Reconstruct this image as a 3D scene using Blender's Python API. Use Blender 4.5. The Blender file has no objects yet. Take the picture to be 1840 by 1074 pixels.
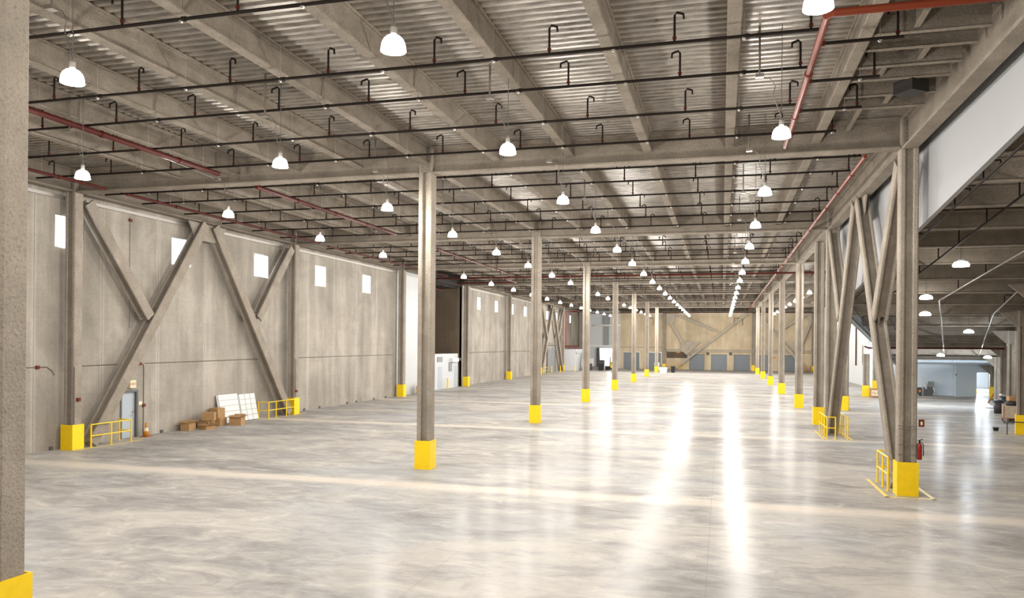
import bpy, math, random
from mathutils import Vector, Matrix
random.seed(7)
SC = bpy.context.scene
COL = SC.collection
PI = math.pi

# ------------------------------------------------------------------ materials
def new_mat(name):
    m = bpy.data.materials.new(name); m.use_nodes = True
    nt = m.node_tree; b = nt.nodes['Principled BSDF']
    return m, nt, b
def lin(c):
    return tuple((x/12.92 if x <= .04045 else ((x+.055)/1.055)**2.4) for x in c) + (1,)
def simple(name, rgb, rough=.6, metal=0., spec=.5):
    m, nt, b = new_mat(name)
    b.inputs['Base Color'].default_value = lin(rgb)
    b.inputs['Roughness'].default_value = rough; b.inputs['Metallic'].default_value = metal
    b.inputs['Specular IOR Level'].default_value = spec
    return m
def N(nt, t, **kw):
    n = nt.nodes.new(t)
    for k, v in kw.items(): setattr(n, k, v)
    return n
def L(nt, a, b): nt.links.new(a, b)
def worldpos(nt, scale=(1,1,1)):
    g = N(nt, 'ShaderNodeNewGeometry'); mp = N(nt, 'ShaderNodeMapping')
    mp.inputs['Scale'].default_value = scale
    L(nt, g.outputs['Position'], mp.inputs['Vector']); return mp.outputs['Vector']
def noise(nt, vec, scale, detail=4, rough=.55, dist=0):
    n = N(nt, 'ShaderNodeTexNoise'); n.inputs['Scale'].default_value = scale
    n.inputs['Detail'].default_value = detail; n.inputs['Roughness'].default_value = rough
    n.inputs['Distortion'].default_value = dist
    L(nt, vec, n.inputs['Vector']); return n.outputs['Fac']
def ramp(nt, fac, stops):
    r = N(nt, 'ShaderNodeValToRGB'); e = r.color_ramp.elements
    while len(e) < len(stops): e.new(.5)
    for el, (p, c) in zip(e, stops):
        el.position = p; el.color = c if len(c) == 4 else tuple(c)+(1,)
    L(nt, fac, r.inputs['Fac']); return r.outputs['Color']
def mixc(nt, fac, a, b, mode='MIX'):
    n = N(nt, 'ShaderNodeMix', data_type='RGBA', blend_type=mode)
    for sock, v in ((n.inputs[0], fac), (n.inputs[6], a), (n.inputs[7], b)):
        if isinstance(v, (int, float)): sock.default_value = v
        elif isinstance(v, tuple): sock.default_value = v
        else: L(nt, v, sock)
    return n.outputs[2]
def mth(nt, op, a, b=None, c=None):
    n = N(nt, 'ShaderNodeMath', operation=op)
    for i, v in enumerate((a, b, c)):
        if v is None: continue
        if isinstance(v, (int, float)): n.inputs[i].default_value = v
        else: L(nt, v, n.inputs[i])
    return n.outputs[0]
def bump(nt, b, h, strength, dist=.02):
    n = N(nt, 'ShaderNodeBump'); n.inputs['Strength'].default_value = strength; n.inputs['Distance'].default_value = dist
    L(nt, h, n.inputs['Height']); L(nt, n.outputs['Normal'], b.inputs['Normal'])
def xyz(nt):
    g = N(nt, 'ShaderNodeNewGeometry'); s = N(nt, 'ShaderNodeSeparateXYZ'); L(nt, g.outputs['Position'], s.inputs[0]); return s.outputs

def mat_fireproof(name, c0, c1, c2):
    m, nt, b = new_mat(name); v = worldpos(nt)
    n1 = noise(nt, v, 1.3, 5, .6); n2 = noise(nt, v, 22, 4, .7)
    col = ramp(nt, n1, [(.3, lin(c0)), (.55, lin(c1)), (.75, lin(c2))])
    col = mixc(nt, .5, col, ramp(nt, n2, [(.32, (.45,.43,.41)), (.5, (1,1,1)), (.8, (1.0,1.0,1.0))]), 'MULTIPLY')
    L(nt, col, b.inputs['Base Color']); b.inputs['Roughness'].default_value = .95; b.inputs['Specular IOR Level'].default_value = .1
    n3 = noise(nt, v, 20, 4, .75)
    bump(nt, b, n3, 1.0, .05); return m
M = {}
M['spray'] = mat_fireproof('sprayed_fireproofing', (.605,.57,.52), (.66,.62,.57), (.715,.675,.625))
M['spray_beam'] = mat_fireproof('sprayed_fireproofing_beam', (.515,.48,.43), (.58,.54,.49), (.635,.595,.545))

def mat_concrete_wall(name, tones, axis, x0, width, streak=1.0):
    m, nt, b = new_mat(name); v = worldpos(nt)
    s = xyz(nt); u = s[axis]; z = s[2]
    t = mth(nt, 'DIVIDE', mth(nt, 'SUBTRACT', u, x0), width)
    cell = mth(nt, 'FLOOR', t); fr = mth(nt, 'FRACT', t)
    wn = N(nt, 'ShaderNodeTexWhiteNoise', noise_dimensions='1D'); L(nt, cell, wn.inputs['W'])
    vs = worldpos(nt, (1, 1, .12) )
    n1 = noise(nt, vs, .9, 6, .6, .4)
    n2 = noise(nt, v, .45, 5, .6, .6); n3 = noise(nt, v, 9, 5, .6)
    base = ramp(nt, mth(nt, 'ADD', mth(nt, 'MULTIPLY', n1, .55), mth(nt, 'MULTIPLY', n2, .45)), [(.36, lin(tones[0])), (.5, lin(tones[1])), (.62, lin(tones[2]))])
    tone = mth(nt, 'ADD', .93, mth(nt, 'MULTIPLY', wn.outputs['Value'], .12))
    cc = N(nt, 'ShaderNodeCombineColor'); [L(nt, tone, cc.inputs[i]) for i in range(3)]
    base = mixc(nt, 1.0, base, cc.outputs[0], 'MULTIPLY')
    # pale streaks beside the joints, thin dark caulk in the joint
    d = mth(nt, 'MINIMUM', fr, mth(nt, 'SUBTRACT', 1.0, fr))
    pale = N(nt, 'ShaderNodeMapRange'); L(nt, d, pale.inputs['Value']); pale.inputs['From Min'].default_value = .012; pale.inputs['From Max'].default_value = .05
    pale.inputs['To Min'].default_value = .35*streak; pale.inputs['To Max'].default_value = 0
    pf = mth(nt, 'MULTIPLY', pale.outputs[0], n1)
    base = mixc(nt, pf, base, lin((.93,.90,.86)))
    jf = mth(nt, 'LESS_THAN', d, .0045)
    base = mixc(nt, mth(nt, 'MULTIPLY', jf, .6), base, lin((.42,.38,.33)))
    # horizontal lift marks
    zz = mth(nt, 'FRACT', mth(nt, 'MULTIPLY', mth(nt, 'ADD', z, mth(nt, 'MULTIPLY', n2, .06)), 1.02))
    hl = mth(nt, 'MULTIPLY', mth(nt, 'LESS_THAN', zz, .03), .16)
    base = mixc(nt, hl, base, lin((.50,.46,.41)))
    base = mixc(nt, .35, base, ramp(nt, n3, [(.3, (.72,.72,.72)), (.6, (1,1,1))]), 'MULTIPLY')
    L(nt, base, b.inputs['Base Color']); b.inputs['Roughness'].default_value = .85; b.inputs['Specular IOR Level'].default_value = .2
    bump(nt, b, n3, .15, .01); return m
M['wall_side'] = mat_concrete_wall('tilt_up_concrete', ((.545,.52,.48),(.63,.60,.56),(.705,.675,.63)), 1, 25.2, 3.15)
M['wall_far'] = mat_concrete_wall('tan_concrete', ((.76,.69,.57),(.82,.75,.635),(.88,.82,.71)), 0, -9.2, 3.5, .4)
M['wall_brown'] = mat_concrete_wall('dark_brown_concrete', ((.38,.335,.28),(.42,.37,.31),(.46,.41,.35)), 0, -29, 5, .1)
M['white_wall'] = simple('white_painted_wall', (.77,.78,.785), .6)
M['grey_wall'] = simple('grey_white_panel', (.78,.79,.80), .55)

def mat_floor():
    m, nt, b = new_mat('polished_concrete'); s = xyz(nt)
    v = worldpos(nt, (.55, 1, 1)); v2 = worldpos(nt, (1, 1, 1))
    n1 = noise(nt, v, .42, 8, .62, .9); n2 = noise(nt, v, 1.5, 6, .65, 1.2); n3 = noise(nt, v2, 7, 6, .6, .5)
    f = mth(nt, 'ADD', mth(nt, 'MULTIPLY', n1, .6), mth(nt, 'MULTIPLY', n2, .4))
    col = ramp(nt, f, [(.34, lin((.52,.505,.49))), (.46, lin((.625,.61,.595))), (.54, lin((.70,.68,.655))), (.66, lin((.76,.735,.705)))])
    # bluish worn areas
    nb = noise(nt, v2, .16, 3, .5)
    col = mixc(nt, mth(nt, 'MULTIPLY', ramp(nt, nb, [(.5,(0,0,0)), (.62,(1,1,1))]), .4), col, lin((.655,.67,.685)))
    # pale pour bands along the column grid
    t = mth(nt, 'FRACT', mth(nt, 'ADD', mth(nt, 'DIVIDE', mth(nt, 'SUBTRACT', s[1], mth(nt, 'ADD', 20.3, mth(nt,'MULTIPLY', n2, .25))), 15.24), .5))
    d = mth(nt, 'MULTIPLY', mth(nt, 'ABSOLUTE', mth(nt, 'SUBTRACT', t, .5)), 15.24)
    mr = N(nt, 'ShaderNodeMapRange', interpolation_type='SMOOTHSTEP'); L(nt, d, mr.inputs['Value'])
    mr.inputs['From Min'].default_value = .05; mr.inputs['From Max'].default_value = .75; mr.inputs['To Min'].default_value = .8; mr.inputs['To Max'].default_value = 0
    col = mixc(nt, mr.outputs[0], col, lin((.84,.80,.75)))
    jt = mth(nt, 'LESS_THAN', d, .012)
    # saw cuts along x and y
    for ax, w, off in ((0, 4.7, .23), (1, 5.08, .1)):
        tt = mth(nt, 'FRACT', mth(nt, 'DIVIDE', mth(nt, 'ADD', s[ax], off+94), w))
        jt = mth(nt, 'MAXIMUM', jt, mth(nt, 'LESS_THAN', tt, .0022))
    col = mixc(nt, mth(nt, 'MULTIPLY', jt, .4), col, lin((.45,.42,.39)))
    # trowel arcs
    wv = N(nt, 'ShaderNodeTexWave', wave_type='RINGS'); wv.inputs['Scale'].default_value = .8; wv.inputs['Distortion'].default_value = 9; wv.inputs['Detail'].default_value = 4
    L(nt, v2, wv.inputs['Vector'])
    col = mixc(nt, mth(nt, 'MULTIPLY', ramp(nt, wv.outputs['Fac'], [(.9,(0,0,0)),(1,(1,1,1))]), .14), col, lin((.78,.76,.74)))
    col = mixc(nt, .3, col, ramp(nt, n3, [(.3,(.78,.78,.78)),(.6,(1,1,1))]), 'MULTIPLY')
    L(nt, col, b.inputs['Base Color'])
    rr = N(nt, 'ShaderNodeMapRange'); L(nt, n2, rr.inputs['Value']); rr.inputs['From Min'].default_value=.3; rr.inputs['From Max'].default_value=.7
    rr.inputs['To Min'].default_value = .17; rr.inputs['To Max'].default_value = .3
    # satin sealer: a thin gloss over matte concrete, a little stronger at low angles
    nt.nodes.remove(b); out = [n for n in nt.nodes if n.type == 'OUTPUT_MATERIAL'][0]
    df = N(nt, 'ShaderNodeBsdfDiffuse'); L(nt, col, df.inputs['Color'])
    gl = N(nt, 'ShaderNodeBsdfGlossy'); L(nt, rr.outputs[0], gl.inputs['Roughness'])
    lw = N(nt, 'ShaderNodeLayerWeight'); lw.inputs['Blend'].default_value = .5
    fac = mth(nt, 'ADD', .03, mth(nt, 'MULTIPLY', mth(nt, 'POWER', lw.outputs['Facing'], 5.0), .10))
    mx = N(nt, 'ShaderNodeMixShader'); L(nt, fac, mx.inputs[0]); L(nt, df.outputs[0], mx.inputs[1]); L(nt, gl.outputs[0], mx.inputs[2])
    bp = N(nt, 'ShaderNodeBump'); bp.inputs['Strength'].default_value = .05; bp.inputs['Distance'].default_value = .02
    L(nt, noise(nt, v2, 1.8, 3, .5), bp.inputs['Height']); L(nt, bp.outputs['Normal'], gl.inputs['Normal'])
    L(nt, mx.outputs[0], out.inputs[0]); return m
M['floor'] = mat_floor()

def mat_deck(name, x0, pitch, dark=1.):
    m, nt, b = new_mat(name); s = xyz(nt); v = worldpos(nt, (1,1,1)); vs = worldpos(nt, (.6, 4, 1))
    n1 = noise(nt, vs, 3, 5, .65); n2 = noise(nt, v, .8, 3)
    galv = ramp(nt, n1, [(.3, lin((.46*dark,.435*dark,.40*dark))), (.6, lin((.64*dark,.61*dark,.57*dark))), (.8, lin((.78*dark,.75*dark,.71*dark)))])
    # embossed rows of the web
    e = mth(nt, 'LESS_THAN', mth(nt, 'FRACT', mth(nt, 'MULTIPLY', s[0], 22)), .35)
    galv = mixc(nt, mth(nt, 'MULTIPLY', e, .14), galv, lin((.28,.26,.24)))
    # overspray of fireproofing beside each joist
    t = mth(nt, 'FRACT', mth(nt, 'ADD', mth(nt, 'DIVIDE', mth(nt, 'SUBTRACT', s[0], x0), pitch), .5))
    d = mth(nt, 'MULTIPLY', mth(nt, 'ABSOLUTE', mth(nt, 'SUBTRACT', t, .5)), pitch)
    ed = mth(nt, 'ADD', d, mth(nt, 'MULTIPLY', mth(nt, 'SUBTRACT', noise(nt, v, 3, 4), .5), .3))
    f = N(nt, 'ShaderNodeMapRange'); L(nt, ed, f.inputs['Value']); f.inputs['From Min'].default_value = .22; f.inputs['From Max'].default_value = .36
    f.inputs['To Min'].default_value = 1; f.inputs['To Max'].default_value = 0
    col = mixc(nt, f.outputs[0], galv, lin((.54,.50,.45)))
    L(nt, col, b.inputs['Base Color'])
    mt = mth(nt, 'MULTIPLY', mth(nt, 'SUBTRACT', 1., f.outputs[0]), .42); L(nt, mt, b.inputs['Metallic'])
    ro = mth(nt, 'ADD', .46, mth(nt, 'MULTIPLY', f.outputs[0], .5)); L(nt, ro, b.inputs['Roughness'])
    bump(nt, b, n1, .2, .01); return m
M['deck'] = mat_deck('galvanised_deck', -9.24, 2.353)
M['deck_ramp'] = mat_deck('galvanised_deck_ramp', -9.24, 30, .92)

def mat_paint(name, rgb, rough, wear):
    m, nt, b = new_mat(name); v = worldpos(nt); n = noise(nt, v, 6, 5, .6)
    c = lin(rgb); c2 = tuple(x*wear for x in c[:3]) + (1,)
    L(nt, ramp(nt, n, [(.35, c2), (.6, c)]), b.inputs['Base Color']); b.inputs['Roughness'].default_value = rough; return m
M['brace_pale'] = mat_fireproof('pale_fireproofing', (.72,.68,.61), (.77,.73,.67), (.82,.78,.72))
M['yellow'] = mat_paint('safety_yellow', (.985,.83,.0), .42, .93)
M['yellow_line'] = mat_paint('worn_yellow_floor_paint', (.93,.82,.36), .4, .85)
M['black_pipe'] = simple('black_iron_pipe', (.115,.09,.075), .7, 0, .12)
M['red_pipe'] = simple('red_painted_pipe', (.28,.085,.06), .55, 0, .15)
M['rust_pipe'] = simple('orange_red_pipe', (.42,.18,.10), .55, 0, .15)
M['red'] = simple('fire_red', (.55,.06,.04), .3)
M['galv'] = simple('galvanised_steel', (.72,.70,.67), .35, .7)
M['steel_grey'] = simple('grey_painted_steel', (.52,.53,.53), .45)
M['conduit'] = simple('dull_conduit', (.50,.47,.43), .45, .5)
M['door_grey'] = simple('blue_grey_door_paint', (.70,.735,.77), .4)
M['frame_dark'] = simple('dark_grey_frame', (.36,.36,.36), .5)
M['cardboard'] = mat_paint('cardboard', (.68,.54,.37), .85, .85)
M['cardboard_in'] = simple('cardboard_inside', (.55,.39,.24), .9)
M['wood'] = mat_paint('raw_wood', (.70,.52,.34), .7, .8)
M['brown_wood'] = mat_paint('orange_brown_ladder', (.62,.34,.18), .55, .8)
M['white'] = simple('white_panel', (.86,.86,.855), .5)
M['cream'] = simple('cream_plastic', (.90,.84,.72), .5)
M['line_grey'] = simple('thin_grey_seam', (.55,.53,.51), .7)
M['orange'] = simple('cone_orange', (.78,.50,.12), .5)
M['black'] = simple('black_rubber', (.07,.065,.06), .6)
M['charcoal'] = simple('charcoal_plastic', (.24,.24,.25), .5)
M['tan'] = mat_paint('tan_canvas', (.70,.63,.54), .9, .85)
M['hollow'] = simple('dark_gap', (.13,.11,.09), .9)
M['orange_sign'] = simple('orange_sign', (.85,.52,.18), .5)
M['roll_blue'] = simple('blue_grey_roll_door', (.46,.49,.51), .45, .1)
M['fascia'] = simple('blue_white_fascia_panel', (.60,.60,.605), .7, 0, .2)

def emis(name, rgb, s, base=(.9,.9,.9)):
    m, nt, b = new_mat(name); b.inputs['Base Color'].default_value = lin(base)
    b.inputs['Emission Color'].default_value = rgb + (1,); b.inputs['Emission Strength'].default_value = s; return m
M['lamp'] = emis('glowing_prismatic_bowl', (1,.97,.92), 9)
M['lamp_cool'] = emis('glowing_cool_lens', (.9,.96,1), 9)
def mat_glass():
    m, nt, b = new_mat('window_glass'); nt.nodes.remove(b)
    o = [n for n in nt.nodes if n.type == 'OUTPUT_MATERIAL'][0]
    t = N(nt, 'ShaderNodeBsdfTransparent'); t.inputs[0].default_value = (.95,.97,1,1)
    g = N(nt, 'ShaderNodeBsdfGlossy'); g.inputs['Roughness'].default_value = .05
    mx = N(nt, 'ShaderNodeMixShader'); mx.inputs[0].default_value = .06
    L(nt, t.outputs[0], mx.inputs[1]); L(nt, g.outputs[0], mx.inputs[2]); L(nt, mx.outputs[0], o.inputs[0]); return m
M['glass'] = mat_glass()

# ------------------------------------------------------------------ mesh builder
class MB:
    def __init__(s): s.v = []; s.f = []; s.mi = []; s.mats = []; s.cur = 0
    def mat(s, m):
        if m not in s.mats: s.mats.append(m)
        s.cur = s.mats.index(m); return s
    def add(s, vs, fs):
        o = len(s.v); s.v += [tuple(p) for p in vs]
        for f in fs: s.f.append(tuple(o+i for i in f)); s.mi.append(s.cur)
        return s
    def box(s, x0, x1, y0, y1, z0, z1):
        vs = [(x, y, z) for z in (z0, z1) for y in (y0, y1) for x in (x0, x1)]
        return s.add(vs, [(0,2,3,1),(4,5,7,6),(0,1,5,4),(2,6,7,3),(0,4,6,2),(1,3,7,5)])
    def obox(s, c, ax, ay, az):   # oriented box: half-vectors
        c, ax, ay, az = map(Vector, (c, ax, ay, az))
        vs = [c + i*ax + j*ay + k*az for k in (-1,1) for j in (-1,1) for i in (-1,1)]
        return s.add(vs, [(0,2,3,1),(4,5,7,6),(0,1,5,4),(2,6,7,3),(0,4,6,2),(1,3,7,5)])
    def tube(s, pts, r, n=8, cap=True):
        pts = [Vector(p) for p in pts]; rings = []
        up = Vector((0,0,1))
        for i, p in enumerate(pts):
            d = (pts[min(i+1, len(pts)-1)] - pts[max(i-1, 0)]).normalized()
            a = d.cross(up if abs(d.z) < .95 else Vector((1,0,0))).normalized(); b = d.cross(a)
            rr = r[i] if isinstance(r, (list, tuple)) else r
            rings.append([p + rr*(math.cos(2*PI*k/n)*a + math.sin(2*PI*k/n)*b) for k in range(n)])
        vs = [q for R in rings for q in R]; fs = []
        for i in range(len(pts)-1):
            for k in range(n): fs.append((i*n+k, i*n+(k+1) % n, (i+1)*n+(k+1) % n, (i+1)*n+k))
        if cap: fs += [tuple(range(n-1, -1, -1)), tuple((len(pts)-1)*n+k for k in range(n))]
        return s.add(vs, fs)
    def lathe(s, prof, c=(0,0,0), n=20, capb=True, capt=True):
        vs = []; fs = []
        for (r, z) in prof:
            for k in range(n): vs.append((c[0]+r*math.cos(2*PI*k/n), c[1]+r*math.sin(2*PI*k/n), c[2]+z))
        for i in range(len(prof)-1):
            for k in range(n): fs.append((i*n+k, i*n+(k+1) % n, (i+1)*n+(k+1) % n, (i+1)*n+k))
        if capb: fs.append(tuple(range(n-1, -1, -1)))
        if capt: fs.append(tuple((len(prof)-1)*n+k for k in range(n)))
        return s.add(vs, fs)
    def prism(s, poly, p0, e1, e2, ext):   # poly 2D in frame (e1,e2) at p0, extruded by ext
        p0, e1, e2, ext = map(Vector, (p0, e1, e2, ext)); n = len(poly)
        vs = [p0+a*e1+b*e2 for a, b in poly] + [p0+a*e1+b*e2+ext for a, b in poly]
        fs = [tuple(range(n-1, -1, -1)), tuple(range(n, 2*n))] + [(i, (i+1) % n, n+(i+1) % n, n+i) for i in range(n)]
        return s.add(vs, fs)
    def ibeam(s, p0, p1, nrm, h, w, tf, tw, r=.018):
        """I section: nrm = direction the flanges face, h = half depth, w = half flange width"""
        p0, p1, nrm = Vector(p0), Vector(p1), Vector(nrm)
        d = (p1-p0); sd = d.normalized().cross(nrm).normalized(); nn = sd.cross(d.normalized()).normalized()
        pts = [(-w,-h),(w,-h),(w,-h+tf),(tw,-h+tf),(tw,h-tf),(w,h-tf),(w,h),(-w,h),(-w,h-tf),(-tw,h-tf),(-tw,-h+tf),(-w,-h+tf)]
        out = []
        for i, p in enumerate(pts):       # knock the sharp corners off
            a, b = Vector(pts[i-1]), Vector(pts[(i+1) % 12]); p = Vector(p)
            rr = min(r, (a-p).length*.45, (b-p).length*.45)
            out += [tuple(p+(a-p).normalized()*rr), tuple(p+(b-p).normalized()*rr)]
        return s.prism(out, p0, sd, nn, d)
    def build(s, name, mat=None, parent=None, loc=(0,0,0), rz=0, smooth=False, recenter=True, **kw):
        me = bpy.data.meshes.new(name)
        vs = s.v
        if parent is None and recenter and any(loc):
            vs = [(x-loc[0], y-loc[1], z-loc[2]) for x, y, z in vs]
        me.from_pydata(vs, [], s.f); 
        if mat is not None: me.materials.append(mat)
        else:
            for m in s.mats: me.materials.append(m)
            me.polygons.foreach_set('material_index', s.mi)
        if smooth: me.polygons.foreach_set('use_smooth', [True]*len(s.f))
        me.validate(); me.update()
        o = bpy.data.objects.new(name, me); COL.objects.link(o)
        if parent is not None: o.parent = parent
        else: o.location = loc; o.rotation_euler.z = rz
        tag(o, **kw); return o
def tag(o, label=None, cat=None, group=None, kind=None):
    if label: o['label'] = label
    if cat: o['category'] = cat
    if group: o['group'] = group
    if kind: o['kind'] = kind
    return o
def empty(name, loc, label, cat, group=None, rz=0):
    o = bpy.data.objects.new(name, None); COL.objects.link(o); o.location = loc; o.rotation_euler.z = rz
    o.empty_display_size = .1
    return tag(o, label, cat, group)
def dup(src, loc, label=None, group=None, rz=None, skip=()):
    c = src.copy(); COL.objects.link(c); c.location = loc
    if rz is not None: c.rotation_euler.z = rz
    if label: c['label'] = label
    if group: c['group'] = group
    for ch in list(src.children):
        if ch.type == 'LIGHT' or ch.name.split('.')[0] in skip: continue
        k = ch.copy(); COL.objects.link(k); k.parent = c
        for g in list(ch.children):
            q = g.copy(); COL.objects.link(q); q.parent = k
    return c
def link_copy(src, parent, loc=None):
    k = src.copy(); COL.objects.link(k); k.parent = parent
    if loc is not None: k.location = loc
    return k
ORD = ['zeroth','first','second','third','fourth','fifth','sixth','seventh','eighth','ninth','tenth','eleventh','twelfth','thirteenth','fourteenth','fifteenth','sixteenth','seventeenth','eighteenth','nineteenth','twentieth','twenty-first','twenty-second','twenty-third','twenty-fourth','twenty-fifth','twenty-sixth','twenty-seventh','twenty-eighth','twenty-ninth','thirtieth','thirty-first','thirty-second','thirty-third','thirty-fourth','thirty-fifth','thirty-sixth','thirty-seventh','thirty-eighth','thirty-ninth','fortieth']
def text_mesh(body, size, mat, parent, loc, rot, name='lettering', depth=.004, label=None):
    cu = bpy.data.curves.new('t', 'FONT'); cu.body = body; cu.size = size; cu.extrude = depth; cu.align_x = 'CENTER'; cu.align_y = 'CENTER'
    o = bpy.data.objects.new('t', cu); COL.objects.link(o)
    dg = bpy.context.evaluated_depsgraph_get(); me = bpy.data.meshes.new_from_object(o.evaluated_get(dg))
    bpy.data.objects.remove(o); me.materials.clear(); me.materials.append(mat)
    q = bpy.data.objects.new(name, me); COL.objects.link(q); q.parent = parent; q.location = loc; q.rotation_euler = rot
    if label: q['label'] = label
    return q

# ------------------------------------------------------------------ grid
H = 4.063; S = 15.24; Y1 = 23.3
XA, XB, XC = -23.3, -9.24, 4.92
XW = -23.8; YF = 131.0; ZD = 10.4; ZG = 9.5; ZJ = 9.8
def GY(k): return Y1 + S*(k-1)          # k = 0 .. 8
def R(y): return 9.75-.094*y if y < 38 else 6.178-.11*(y-38)
def XR(y): return 13.4+.2595*(y-39)     # skewed wall of the wing under the ramp
def XE(y): return 5.4 if y < 39.5 else 5.4+.285*(y-39.5)   # free edge of the ramp

# ------------------------------------------------------------------ shell
def wall_grid(name, axis, c0, c1, u0, u1, z0, z1, holes, mat, **kw):
    """slab between planes c0 (inner) and c1, spanning u and z, with rectangular holes (u0,u1,z0,z1)"""
    us = sorted({u0, u1, *[h[0] for h in holes], *[h[1] for h in holes]}); zs = sorted({z0, z1, *[h[2] for h in holes], *[h[3] for h in holes]})
    us = [u for u in us if u0 <= u <= u1]; zs = [z for z in zs if z0 <= z <= z1]
    def solid(i, j):
        if not (0 <= i < len(us)-1 and 0 <= j < len(zs)-1): return False
        a, b = (us[i]+us[i+1])/2, (zs[j]+zs[j+1])/2
        return not any(h[0] < a < h[1] and h[2] < b < h[3] for h in holes)
    P = (lambda c, u, z: (c, u, z)) if axis == 'x' else (lambda c, u, z: (u, c, z))
    mb = MB()
    for i in range(len(us)-1):
        for j in range(len(zs)-1):
            if not solid(i, j): continue
            a, b, c, d = us[i], us[i+1], zs[j], zs[j+1]
            for cc in (c0, c1): mb.add([P(cc,a,c),P(cc,b,c),P(cc,b,d),P(cc,a,d)], [(0,1,2,3)])
            for (ii, jj, q) in ((i-1,j,[(a,c),(a,d)]),(i+1,j,[(b,c),(b,d)]),(i,j-1,[(a,c),(b,c)]),(i,j+1,[(a,d),(b,d)])):
                if not solid(ii, jj):
                    (ua, za), (ub, zb) = q; mb.add([P(c0,ua,za),P(c0,ub,zb),P(c1,ub,zb),P(c1,ua,za)], [(0,1,2,3)])
    return mb.build(name, mat, kind='structure', **kw)

MB().box(-34, 32, -9, 135, -.3, 0).build('floor', M['floor'], kind='structure')
win_y = [23.6, 29.85, 36.15, 42.45, 48.8, 74.45, 80.7, 87.2, 93.5, 106.1, 112.4, 123.1]
WZ = (7.48, 8.73)
holes = [(y-.68, y+.68, *WZ) for y in win_y]
doorL = (26.25, 27.1, 0, 1.92)
wall_grid('wall_left', 'x', XW, XW-.1, -8, 53.9, 0, ZD+.2, [h for h in holes if h[1] < 53] + [doorL], M['wall_side'])
wall_grid('wall_left_white_panel', 'x', XW+.03, XW-.3, 53.9, 60.5, 0, ZD+.2, [], M['white_wall'])
wall_grid('wall_left_far', 'x', XW, XW-.1, 68.7, YF, 0, ZD+.2, [h for h in holes if h[0] > 69], M['wall_side'])
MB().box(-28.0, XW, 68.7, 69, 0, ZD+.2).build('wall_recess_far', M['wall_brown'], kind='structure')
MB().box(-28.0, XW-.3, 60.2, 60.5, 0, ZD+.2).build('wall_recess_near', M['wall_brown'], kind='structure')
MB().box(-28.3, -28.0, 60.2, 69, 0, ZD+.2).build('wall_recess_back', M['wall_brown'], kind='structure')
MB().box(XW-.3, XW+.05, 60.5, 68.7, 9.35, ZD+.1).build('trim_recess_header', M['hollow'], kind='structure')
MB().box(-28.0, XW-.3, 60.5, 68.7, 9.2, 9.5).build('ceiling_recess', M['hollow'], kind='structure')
fd = [(-16.06,-13.4,0,2.75),(-11.9,-9.8,0,2.75),(-5.19,-2.75,0,2.57),(-1.67,.85,0,2.57),(1.93,4.46,0,2.57),(5.4,7.9,0,2.57),(9.0,11.5,0,2.57)]
wall_grid('wall_far', 'y', YF, YF+.4, -16.7, 16, 0, ZD+.2, fd, M['wall_far'])
wall_grid('wall_far_white', 'y', YF, YF+.4, XW-.3, -16.7, 0, ZD+.2, [(-20.1,-17.3,0,3.4)], M['white_wall'])
wall_grid('wall_near', 'y', -8, -8.3, XW-.3, 5.7, 0, ZD+.2, [], M['wall_side'])
wall_grid('wall_right_near', 'x', 5.4, 5.7, -8, 8.2, 0, ZD+.2, [], M['wall_side'])
# dock doors in the far wall
for i, (a, b, z0, z1) in enumerate(fd):
    mb = MB(); mb.box(a-.04, b+.04, YF+.22, YF+.3, 0, z1+.03)
    n = int(z1/.26)
    for k in range(1, n): mb.box(a, b, YF+.205, YF+.221, k*z1/n-.012, k*z1/n+.012)
    d = mb.build(f'door_{i+2}', M['roll_blue'], kind='structure')
    t = MB()
    t.box(a-.1, a, YF-.05, YF+.2, 0, z1); t.box(b, b+.1, YF-.05, YF+.2, 0, z1); t.box(a-.1, b+.1, YF-.05, YF+.2, z1, z1+.1)
    t.build('door_frame', M['wall_far'] if i > 1 else M['galv'], d)
# windows: frame + pane
for i, y in enumerate(win_y):
    f = MB(); x = XW-.05; z0, z1 = WZ
    f.box(x-.03, x+.03, y-.68, y+.68, z0, z0+.04); f.box(x-.03, x+.03, y-.68, y+.68, z1-.04, z1)
    f.box(x-.03, x+.03, y-.68, y-.64, z0+.04, z1-.04); f.box(x-.03, x+.03, y+.64, y+.68, z0+.04, z1-.04)
    w = f.build(f'window_{i+1}', M['galv'], kind='structure')
    MB().box(x-.006, x+.006, y-.64, y+.64, z0+.04, z1-.04).build('pane', M['glass'], w)
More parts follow.
